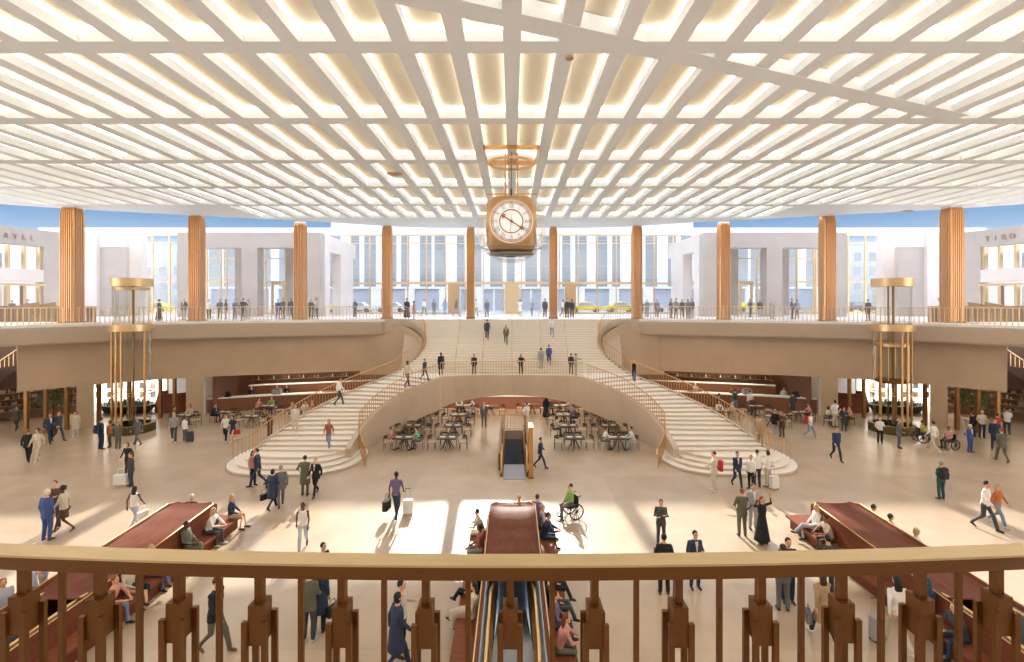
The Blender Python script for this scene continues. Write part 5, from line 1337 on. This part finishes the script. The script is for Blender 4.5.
# ---- on the stairs
stp(487, 341, 21, 'walk', 180, 'jacket:nav', 'trousers:nav', 'short:blk', 'person in a navy suit climbing the left part of the broad upper flight')
stp(506, 344, 20, 'walk', 0, 'jacket:olv+', 'trousers:olv', 'long:brn', 'person in grey green coming down the middle of the broad upper flight')
stp(552, 338, 20, 'walk', 180, 'shirt:wht', 'trousers:lgr', 'short:gry', 'person in a white shirt climbing near the top of the broad upper flight')
stp(541, 369, 18, 'stand', 170, 'coat:lgr', 'trousers:lgr', 'bob:brn', 'person in a pale grey coat low on the broad upper flight')
stp(549, 366, 21, 'walk', 178, 'jacket:blu', 'trousers:nav', 'short:blk', 'person in a blue suit climbing low on the broad upper flight')
stp(424, 379, 22, 'walk', 60, 'jacket:dgr', 'trousers:dgr', 'short:blk', 'person in dark grey where the left flight meets the landing')
stp(441, 376, 23, 'stand', 20, 'coat:blk', 'trousers:blk', 'short:blk', 'person in a long black coat at the left of the landing', skin=3)
stp(474, 375, 21, 'stand', 0, 'jacket:blk', 'trousers:dgr', 'bob:blk', 'person in a black jacket left of the middle of the landing')
stp(521, 375, 21, 'pocket', 0, 'jacket:blk', 'trousers:blk', 'long:brn', 'person in black with long hair at the middle of the landing')
stp(571, 374, 21, 'stand', 160, 'jacket:dgr', 'trousers:dgr', 'short:blk', 'person in a dark jacket right of the middle of the landing')
stp(576, 376, 22, 'reach', 80, 'jacket:lgr', 'trousers:lgr', 'short:brn', 'person in a pale jacket reaching out at the right of the landing')
stp(634, 380, 21, 'walk', -20, 'tank:blk', 'trousers:dgr', 'long:bln', 'blond person with a pale bag going down the right curved flight')
stp(406, 390, 27, 'walk', 150, 'shirt:crm', 'trousers:brn', 'short:blk', 'person in a cream shirt high on the left curved flight', skin=3)
stp(338, 405, 28, 'walk', 130, 'shirt:wht', 'trousers:dgr', 'short:brn', 'person in white shirt and grey trousers at the outer railing of the left flight')
stp(297, 430, 28, 'stand', 30, 'jacket:crm+', 'trousers:crm', 'short:brn', 'person in a cream suit low on the left curved flight by the outer railing', shoe=1)
stp(329, 450, 29, 'walk', 5, 'shirt:plaid', 'trousers:jean', 'long:brn', 'person in a red plaid shirt and jeans low on the left curved flight', shoe=1)
person((760-HX)*27.4/F, 27.4, .64, 1.75, 'walk', -20, 'jacket:tan', 'trousers:tan', 'short:brn', 'person in a tan suit stepping up the right podium')
# people behind the left stair railing
flo(270, 438, 20, 'stand', 0, 'shirt:brn', 'trousers:brn', 'bob:aub', 'person in brown behind the lower left stair railing')
flo(312, 423, 23, 'talk', -40, 'shirt:pnk', 'trousers:crm', 'short:gry', 'person in pink behind the middle of the left stair railing')
flo(306, 424, 20, 'stand', 30, 'jacket:crm', 'trousers:crm', 'bob:brn', 'person in beige next to the one in pink behind the left stair railing')
# ---- benches
bsit(0, 1, 16.6, 'sitx', 'jacket:olv', 'trousers:olv', 'short:blk', 'person in an olive grey suit seated on the right side of the left bench', skin=3)
bsit(0, 1, 17.7, 'sitlean', 'shirt:wht', 'trousers:dgr', 'long:bln', 'person in a white top seated near the far corner of the left bench', shoe=1)
bend(0, 1.2, 'sit', 100, 'shirt:nav', 'shorts:tan', 'long:bln', 'blond person in a navy top at the far corner of the left bench')
bend(0, -.35, 'sit', 180, 'jacket:brn', 'trousers:brn', 'short:wht', 'white haired person behind the far end of the left bench')
bsit(0, 1, 13.3, 'sitlean', 'shirt:pnk', 'trousers:jean', 'short:red', 'person in a pink shirt and jeans seated on the left bench, seen through the railing')
bsit(0, 1, 14.1, 'sitx', 'shirt:crm', 'skirt:blk', 'bob:brn', 'person in a cream blouse and black skirt seated on the left bench')
bsit(0, 1, 15.0, 'sitx', 'shirt:lav', 'trousers:pur', 'long:pnk' if False else 'long:bln', 'person in purple trousers seated on the left bench just under the brass rail')
bsit(1, -1, 17.6, 'sitlean', 'shirt:crm', 'trousers:crm', 'short:blk', 'person in beige seated on the left side of the central bench', shoe=1)
bsit(1, -1, 16.4, 'sit', 'shirt:plaid', 'trousers:lgr', 'short:blk', 'person in a red plaid shirt seated on the left side of the central bench', skin=3)
bsit(1, -1, 13.0, 'sitx', 'coat:crm', 'trousers:crm', 'long:blk', 'person in a cream coat seated on the central bench, seen through the railing')
bsit(1, -1, 13.9, 'sitx', 'jacket:blk', 'trousers:blk', 'long:blk', 'person in black with heels seated on the left of the central bench below the rail')
bsit(1, 1, 17.3, 'sitlean', 'jacket:nav+', 'trousers:nav', 'short:brn', 'person in a dark blue suit seated on the right side of the central bench')
bsit(1, 1, 18.0, 'sit', 'shirt:lav', 'trousers:gry', 'short:gry', 'person in a lilac shirt just beyond the dark blue suit on the central bench')
bend(1, .95, 'sit', 150, 'jacket:pur', 'trousers:pur', 'short:brn', 'person in a purple grey jacket seated at the far end of the central bench')
bend(1, .25, 'sit', 180, 'shirt:crm', 'trousers:crm', 'short:bln', 'blond person behind the far end of the central bench')
bsit(1, 1, 14.3, 'sitx', 'jacket:blk', 'trousers:blk', 'short:blk', 'person in black seated right of the central bench just under the brass rail')
bsit(1, 1, 13.4, 'sitx', 'shirt:dgr', 'trousers:dgr', 'short:aub', 'person in dark grey seated third from the pink shirt on the central bench')
bsit(1, 1, 12.6, 'sit', 'jacket:pur', 'trousers:dgr', 'short:brn', 'person in a dark purple jacket seated next to the pink shirt on the central bench')
bsit(1, 1, 11.7, 'sitlean', 'shirt:pnk', 'trousers:olv', 'long:aub', 'person in a pink shirt seated on the right side of the central bench')
bsit(2, -1, 18.0, 'sitx', 'shirt:wht', 'trousers:ltj', 'long:bln', 'blond person in white top and pale jeans, left side of the right bench')
bsit(2, -1, 17.1, 'sitlean', 'tee:crm', 'trousers:brn', 'short:blk', 'person in a beige t-shirt next to the blond one on the right bench', skin=2)
bsit(2, 1, 18.0, 'sit', 'shirt:crm', 'trousers:crm', 'short:brn', 'person in cream on the outer side of the right bench, furthest away')
bsit(2, 1, 17.2, 'sit', 'shirt:pur', 'trousers:dgr', 'short:brn', 'person in dark purple on the outer side of the right bench, in the middle')
bsit(2, 1, 16.1, 'sit', 'shirt:wht', 'trousers:crm', 'bob:bln', 'blond person in white on the outer side of the right bench, nearest the rail')
bsit(2, -1, 12.1, 'sitlean', 'jacket:dgr', 'trousers:nav', 'long:red', 'person in dark clothes seated on the right bench, seen through the railing')
bsit(2, -1, 13.2, 'sitx', 'jacket:nav', 'trousers:nav', 'scarf:teal', 'person in navy with a dark scarf seated on the right bench behind a baluster')
# ---- upper level
U = lambda *a, **k: upp(*a, **k)
U(74, 322, 24, 'talk', 20, 'jacket:gry+', 'trousers:gry', 'short:brn', 'person in a grey jacket leaning on the rail before the far left column')
U(12, 320, 20, 'stand', 30, 'jacket:dgr', 'trousers:dgr', 'short:brn', 'person in dark grey at the upper escalator by the left edge')
U(27, 321, 22, 'stand', -30, 'jacket:gry', 'trousers:gry', 'short:aub', 'person in grey right of the dark grey one at the upper left escalator')
U(159, 321, 22, 'talk', -80, 'gown:blk', '', 'bun:blk', 'person in a long black dress on the balcony right of the left elevator')
U(184, 320, 23, 'stand', 0, 'jacket:dgr+', 'trousers:lgr', 'short:gry', 'person in a dark jacket left of the second fluted column from the left')
for k, (px, py, h, ps, rz, t_, b_, hr, lb) in enumerate([
    (209, 319, 20, 'stand', 20, 'shirt:wht', 'trousers:blk', 'bob:blk', 'in a white shirt right of the second fluted column'),
    (220, 319, 20, 'talk', 30, 'jacket:dgr', 'trousers:dgr', 'short:blk', 'in dark grey, left one of a talking pair on the left balcony'),
    (226, 319, 20, 'stand', -60, 'jacket:blk', 'trousers:lgr', 'short:brn', 'in a black jacket, right one of a talking pair on the left balcony'),
    (235, 319, 20, 'stand', 0, 'jacket:gry', 'trousers:gry', 'short:brn', 'in mid grey alone in the left portal opening'),
    (243, 321, 23, 'pocket', 10, 'jacket:blk', 'trousers:dgr', 'short:blk', 'in black standing at the rail before the middle pier of the left portal'),
    (248, 319, 20, 'stand', 180, 'jacket:lgr', 'trousers:lgr', 'short:gry', 'in pale grey just behind the one in black at the left portal'),
    (278, 319, 20, 'stand', 40, 'jacket:blu', 'trousers:nav', 'short:brn', 'in blue, leftmost of three left of the third fluted column'),
    (283, 319, 21, 'talk', -20, 'jacket:dgr', 'trousers:dgr', 'short:blk', 'in dark grey, middle of three left of the third fluted column'),
    (291, 319, 21, 'stand', 10, 'jacket:nav', 'trousers:nav', 'short:brn', 'in navy, nearest of three to the third fluted column'),
    (311, 319, 20, 'stand', 20, 'jacket:dgr', 'trousers:dgr', 'short:aub', 'in dark grey right of the third fluted column'),
    (316, 319, 22, 'pocket', 0, 'shirt:crm', 'trousers:gry', 'curly:blk', 'in a cream shirt with curly hair right of the third fluted column'),
    (355, 317, 18, 'stand', -20, 'coat:dgr', 'trousers:blk', 'bob:bln', 'in a long dark coat alone left of the column by the stair head'),
    (407, 319, 21, 'stand', 30, 'gown:blk', '', 'short:blk', 'in a long black robe at the left stair head'),
    (414, 319, 17, 'talk', -80, 'coat:pnk', 'trousers:crm', 'bob:blk', 'in a pink coat at the left stair head'),
    (424, 315, 17, 'walk', 40, 'shirt:wht', 'trousers:gry', 'short:blk', 'in a white shirt left of the bronze entrance panel'),
    (434, 315, 17, 'stand', 180, 'jacket:gry', 'trousers:gry', 'short:brn', 'in grey seen from behind left of the bronze entrance panel'),
    (445, 315, 18, 'walk', -30, 'coat:jean', 'trousers:jean', 'bob:brn', 'in a blue coat just left of the bronze entrance panel'),
    (456, 316, 17, 'walk', 60, 'jacket:brn', 'trousers:lgr', 'short:brn', 'in brown in front of the bronze entrance panel'),
    (476, 317, 19, 'walk', 20, 'shirt:wht', 'trousers:lgr', 'short:blk', 'in white right of the slim column left of the clock'),
    (487, 317, 18, 'stand', 0, 'jacket:gry', 'trousers:gry', 'short:brn', 'in mid grey below the clock on the left'),
    (520, 316, 17, 'stand', 0, 'dress:wht', '', 'bob:brn', 'in a white dress right of the middle entrance panel'),
    (532, 316, 18, 'walk', -20, 'jacket:lgr', 'trousers:gry', 'short:brn', 'in a pale jacket at the entrance doors right of the clock'),
    (545, 318, 20, 'stand', 180, 'jacket:dgr', 'trousers:dgr', 'short:blk', 'in dark grey left of the slim column right of the clock'),
    (563, 317, 18, 'walk', 40, 'shirt:wht', 'trousers:blk', 'short:blk', 'in white and black, leftmost of three by the right entrance panel'),
    (567, 318, 20, 'stand', -10, 'jacket:blk', 'trousers:blk', 'short:brn', 'in black, middle of three by the right entrance panel'),
    (572, 318, 19, 'stand', 160, 'jacket:nav', 'trousers:dgr', 'short:blk', 'in navy, rightmost of three by the right entrance panel'),
    (641, 317, 18, 'stand', 0, 'jacket:dgr', 'trousers:dgr', 'short:blk', 'in dark grey just right of the column at the right stair head'),
    (647, 317, 18, 'talk', -40, 'jacket:gry', 'trousers:gry', 'short:brn', 'in grey talking right of the column at the right stair head'),
    (657, 317, 18, 'stand', 0, 'jacket:pur', 'trousers:gry', 'short:brn', 'in purple grey alone before the far glazing on the right'),
    (671, 318, 20, 'talk', 40, 'jacket:gry', 'trousers:dgr', 'short:gry', 'in grey, leftmost of a group left of the right stone portal'),
    (676, 319, 21, 'stand', 0, 'shirt:lgr', 'trousers:gry', 'short:brn', 'in a pale shirt, in the group left of the right stone portal'),
    (682, 318, 19, 'stand', -30, 'jacket:brn', 'trousers:brn', 'bob:brn', 'in brown, in the group left of the right stone portal'),
    (688, 319, 20, 'pocket', 0, 'jacket:gry', 'trousers:gry', 'short:blk', 'in a grey suit at the flank of the right stone portal'),
    (692, 318, 20, 'stand', -60, 'jacket:dgr', 'trousers:lgr', 'short:brn', 'in a dark jacket, rightmost at the flank of the right stone portal'),
    (750, 317, 18, 'talk', 30, 'jacket:dgr', 'trousers:dgr', 'bob:blk', 'in dark grey inside the right portal, left one of two'),
    (760, 317, 18, 'stand', -30, 'jacket:blk', 'trousers:lgr', 'short:blk', 'in black inside the right portal, right one of two'),
    (772, 319, 20, 'stand', 0, 'jacket:lgr', 'trousers:lgr', 'short:gry', 'in pale grey before the middle pier of the right portal'),
    (792, 319, 22, 'stand', 40, 'jacket:dgr+', 'trousers:nav', 'short:blk', 'in a dark jacket, taller one of a pair left of the ninth column'),
    (797, 319, 20, 'stand', -20, 'jacket:jean', 'trousers:nav', 'short:brn', 'in a blue jacket, shorter one of a pair left of the ninth column'),
    (868, 321, 22, 'stand', 180, 'jacket:nav', 'trousers:blk', 'short:gry', 'in a navy jacket seen from behind left of the right elevator'),
    (939, 321, 24, 'stand', -70, 'shirt:wht', 'trousers:crm', 'short:red', 'red haired in white before the far right column')]):
    U(px, py, h, ps, rz, t_, b_, hr, 'person '+lb, skin=k % 3)
# ---- seated at cafe tables
def csit(X, Y, rz, pose, t_, b_, hr, lb, **k): person(X, Y, 0, 1.7, pose, rz, t_, b_, hr, 'person '+lb, **k)
CH = [(-5.5, 29.2, -90, 'tee:mint', 'trousers:gry', 'short:blk', 'in a mint green t-shirt at the front outer left table under the arch'), (-7.4, 29.2, 90, 'shirt:pnk', 'trousers:crm', 'short:brn', 'in pale pink opposite the mint green t-shirt under the arch'),
      (-4.15, 38.9, 0, 'shirt:wht', 'trousers:gry', 'short:brn', 'in white at the rear inner left table under the arch'), (-2.9, 35.1, -90, 'shirt:lgr', 'trousers:gry', 'short:gry', 'in pale grey at the third inner left table under the arch'), (-2.9, 38.2, -90, 'shirt:wht', 'trousers:crm', 'bob:bln', 'in a white top right of the rear inner left table under the arch'),
      (2.75, 38.2, 90, 'jacket:gry', 'trousers:gry', 'short:gry', 'in grey left of the rear inner right table under the arch'), (4.65, 38.2, -90, 'shirt:wht', 'trousers:crm', 'short:bln', 'in white right of the rear inner right table under the arch'), (4.65, 35.1, -90, 'jacket:pur', 'trousers:nav', 'short:brn', 'in a lilac jacket at the third inner right table under the arch'),
      (2.75, 32.0, 90, 'shirt:crm', 'trousers:dgr', 'bob:brn', 'in cream at the second inner right table under the arch'), (5.4, 29.2, 90, 'shirt:wht', 'trousers:gry', 'short:brn', 'in white left of the front outer right table under the arch'), (7.3, 29.2, -90, 'shirt:wht', 'trousers:ltj', 'short:blk', 'in white right of the front outer right table under the arch')]
for X, Y, rz, t_, b_, hr, lb in CH: csit(X, Y, rz, 'sitlean', t_, b_, hr, lb)
SD = [(-21.95, 35.9, 90, 'jacket:nav+', 'trousers:blk', 'short:blk', 'in a navy jacket at the left side cafe table nearest the wall pier'), (-18.9, 38.75, 0, 'tee:grn', 'trousers:brn', 'short:blk', 'in a green t-shirt at the left side cafe close to the counter'), (-19.85, 38.0, 90, 'shirt:pnk', 'trousers:brn', 'short:brn', 'in pink beside the green t-shirt at the left side cafe'),
      (-15.6, 37.15, 0, 'shirt:wht', 'trousers:gry', 'short:brn', 'in a white shirt at the left side cafe beside the stair railing'), (-16.55, 36.4, 90, 'shirt:lgr', 'trousers:gry', 'bob:bln', 'in pale grey at the left side cafe beside the stair railing'), (-24.25, 34.9, 90, 'jacket:olv', 'trousers:brn', 'short:blk', 'in olive at the outermost left side cafe table'),
      (-23.3, 35.65, 0, 'shirt:crm', 'trousers:olv', 'bob:brn', 'in cream at the outermost left side cafe table'),
      (21.95, 35.9, -90, 'shirt:pnk', 'trousers:brn', 'short:brn', 'in a pink shirt at the right side cafe table nearest the wall pier'), (24.25, 34.9, -90, 'shirt:pnk', 'trousers:brn', 'short:aub', 'in a pink shirt at the outermost right side cafe table'), (22.35, 34.9, 90, 'shirt:crm', 'trousers:gry', 'bob:brn', 'in cream at the outermost right side cafe table'),
      (18.9, 38.75, 0, 'jacket:brn', 'trousers:gry', 'short:wht', 'white haired in brown at the right side cafe close to the counter'), (15.6, 37.15, 0, 'shirt:wht', 'trousers:blk', 'short:brn', 'in a white shirt at the right side cafe beside the stair railing'), (16.55, 36.4, -90, 'shirt:crm', 'trousers:tan', 'short:bln', 'in beige at the right side cafe beside the stair railing')]
for X, Y, rz, t_, b_, hr, lb in SD: csit(X, Y, rz, 'sitlean', t_, b_, hr, lb)
# ---- wheelchairs
def wheelchair(X, Y, rz, lb, plab, t_, b_, hr, sk):
    e_ = empty('wheelchair', (X, Y, 0), R(rz)); tag(e_, lb, 'wheelchair')
    b = MB(); b.box((-.22, -.24, .43), (.22, .22, .48), M_black); b.build('seat', parent=e_)
    b = MB(); b.box((-.22, .2, .48), (.22, .24, .9), M_black); b.build('backrest', parent=e_)
    for s in (-1, 1):
        b = MB(); P = [(s*.3, .1+math.cos(2*math.pi*k/24)*.3, .31+math.sin(2*math.pi*k/24)*.3) for k in range(25)]; b.tube(P, .028, M_black, 6, caps=False)
        for k in range(8): a = math.pi*k/8; b.tube([(s*.3, .1+math.cos(a)*.29, .31+math.sin(a)*.29), (s*.3, .1-math.cos(a)*.29, .31-math.sin(a)*.29)], .011, M_black, 4)
        b.build('wheel', parent=e_)
        b = MB(); P = [(s*.22, -.45+math.cos(2*math.pi*k/14)*.07, .085+math.sin(2*math.pi*k/14)*.07) for k in range(15)]; b.tube(P, .015, M_black, 5, caps=False); b.build('front_wheel', parent=e_)
        b = MB(); b.tube([(s*.25, .22, .9), (s*.25, .2, .45), (s*.25, -.25, .45), (s*.23, -.45, .14), (s*.15, -.6, .06)], .013, M_steel, 6); b.tube([(s*.25, .2, .68), (s*.25, -.15, .68), (s*.25, -.2, .45)], .015, M_black, 6); b.tube([(s*.25, .22, .9), (s*.25, .34, .92)], .016, M_black, 6); b.build('frame', parent=e_)
    b = MB(); b.box((-.2, -.68, .03), (.2, -.5, .05), M_steel); b.build('footrest', parent=e_)
    person(X, Y, 0, 1.75, 'sit', rz, t_, b_, hr, plab, skin=sk)
P = lambda px, py: ((px-HX)*EYE*F/(py-HY)/F, EYE*F/(py-HY))
wheelchair(*P(571, 517), -70, 'black wheelchair right of the central bench', 'person in a lime green shirt sitting in a wheelchair', 'shirt:grn', 'trousers:gry', 'short:brn', 0)
wheelchair(*P(922, 442), 80, 'black wheelchair beside the right elevator', 'person in a yellow top sitting in a wheelchair beside the right elevator', 'shirt:ylw', 'trousers:gry', 'short:brn', 2)
wheelchair(*P(949, 449), -80, 'black wheelchair before the right display shelving', 'person in a tan top sitting in a wheelchair before the right display shelving', 'shirt:pnk', 'trousers:dgr', 'short:blk', 2)
# ---- luggage and bags
def suitcase(px, py, col, lb, h=.6):
    X, Y = P(px, py); e_ = empty('suitcase', (X, Y, 0), R(12)); tag(e_, lb, 'suitcase'); m = cmat(col)
    b = MB(); b.prism([(x, y) for x, y in rrect(.2, .12, .05, 3)], .06, h, m); b.build('shell', parent=e_)
    b = MB()
    for x in (-.1, .1): b.tube([(x, .1, h), (x, .1, h+.42)], .008, M_steel, 5)
    b.tube([(-.11, .1, h+.42), (.11, .1, h+.42)], .014, M_black, 6); b.build('pull_handle', parent=e_)
    for x in (-.16, .16):
        for y in (-.08, .08): b = MB(); b.tube([(x-.012, y, .03), (x+.012, y, .03)], .03, M_black, 8); b.build('wheel', parent=e_)
suitcase(408, 514, 'wht', 'white cabin suitcase pulled by the person in dark purple'); suitcase(190, 442, 'dgr', 'dark grey suitcase at the left side cafe', .65); suitcase(774, 489, 'wht', 'white suitcase at the foot of the right flight', .62); suitcase(878, 640, 'lgr', 'pale silver suitcase behind the railing beside the beige trousers', .62)
def bag(X, Y, Z, rz, col, lb, kind='handbag', s=1.0):
    e_ = empty(kind, (X, Y, Z), R(rz)); tag(e_, lb, 'backpack' if kind == 'backpack' else 'bag'); m = cmat(col)
    if kind == 'backpack':
        b = MB(); b.prism([(x, y) for x, y in rrect(.16, .09, .07, 4)], 0, .46, m); ell(b, (0, 0, .46), (.15, .085, .06), m, 10); b.build('pack', parent=e_)
        b = MB(); b.prism([(x, y+.1) for x, y in rrect(.12, .03, .025, 3)], .04, .25, m); b.build('pocket', parent=e_)
        b = MB()
        for x in (-.1, .1): b.tube([(x, -.05, .05), (x*1.2, -.14, .1)], .012, m, 4); b.tube([(x, -.05, .45), (x*1.2, -.12, .49)], .014, m, 4)
        b.build('straps', parent=e_)
    else:
        b = MB(); b.prism([(x, y) for x, y in rrect(.17*s, .07*s, .04*s, 3)], 0, .26*s, m); b.build('pouch', parent=e_)
        b = MB(); b.tube([(-.1*s, 0, .25*s), (-.07*s, 0, .42*s), (.07*s, 0, .42*s), (.1*s, 0, .25*s)], .01*s, m, 5); b.build('strap', parent=e_)
def onb(px, py, dx, dy, z, *a, **k): X, Y = P(px, py); bag(X+dx, Y+dy, z, *a, **k)
onb(101, 449, -.05, -.26, 1.0, 160, 'nav', 'navy backpack worn by the person in navy at the left elevator', 'backpack')
onb(131, 486, -.45, -.05, .12, 10, 'wht', 'big white carrier bag held by the person in a dark suit on the left', s=1.7)
onb(233, 441, .3, -.05, .45, 20, 'red', 'red handbag held by the person in a navy dress')
onb(396, 518, -.38, 0, .35, 80, 'blk', 'dark tote bag held by the person in dark purple', s=1.5)
onb(272, 509, -.34, 0, .4, 60, 'blk', 'black handbag held by the person in the long navy coat below the left flight')
onb(319, 632, .36, 0, .45, 60, 'blk', 'small black handbag on the arm of the long navy coat behind the railing')
onb(714, 491, .3, 0, .95, 90, 'red', 'dark red backpack worn by the person in beige at the right podium', 'backpack')
onb(810, 438, -.28, -.05, .95, 60, 'red', 'dark red backpack worn by the person in a white t-shirt at the right side cafe', 'backpack')
onb(941, 499, -.06, -.24, .98, 185, 'blk', 'black backpack worn by the person in dark green on the right', 'backpack')
onb(823, 640, -.38, 0, .5, 70, 'gry', 'grey handbag of the person in a camel coat')
onb(134, 528, .34, 0, .35, 80, 'wht', 'white tote bag held by the person with long black hair', s=1.2)
# haze in the hall
hz = bpy.data.materials.new('haze'); hz.use_nodes = True; n = hz.node_tree; n.nodes.clear()
o = n.nodes.new('ShaderNodeOutputMaterial'); v = n.nodes.new('ShaderNodeVolumeScatter'); v.inputs['Density'].default_value = .0065; v.inputs['Anisotropy'].default_value = .3; v.inputs['Color'].default_value = (1, .93, .85, 1)
n.links.new(v.outputs[0], o.inputs['Volume'])
b = MB(); b.box((-58, 12, 7.35), (58, 61, 15.5), hz); ob = b.build('haze'); tag(ob, 'faint sunlit haze under the coffered ceiling', 'haze', kind='stuff')
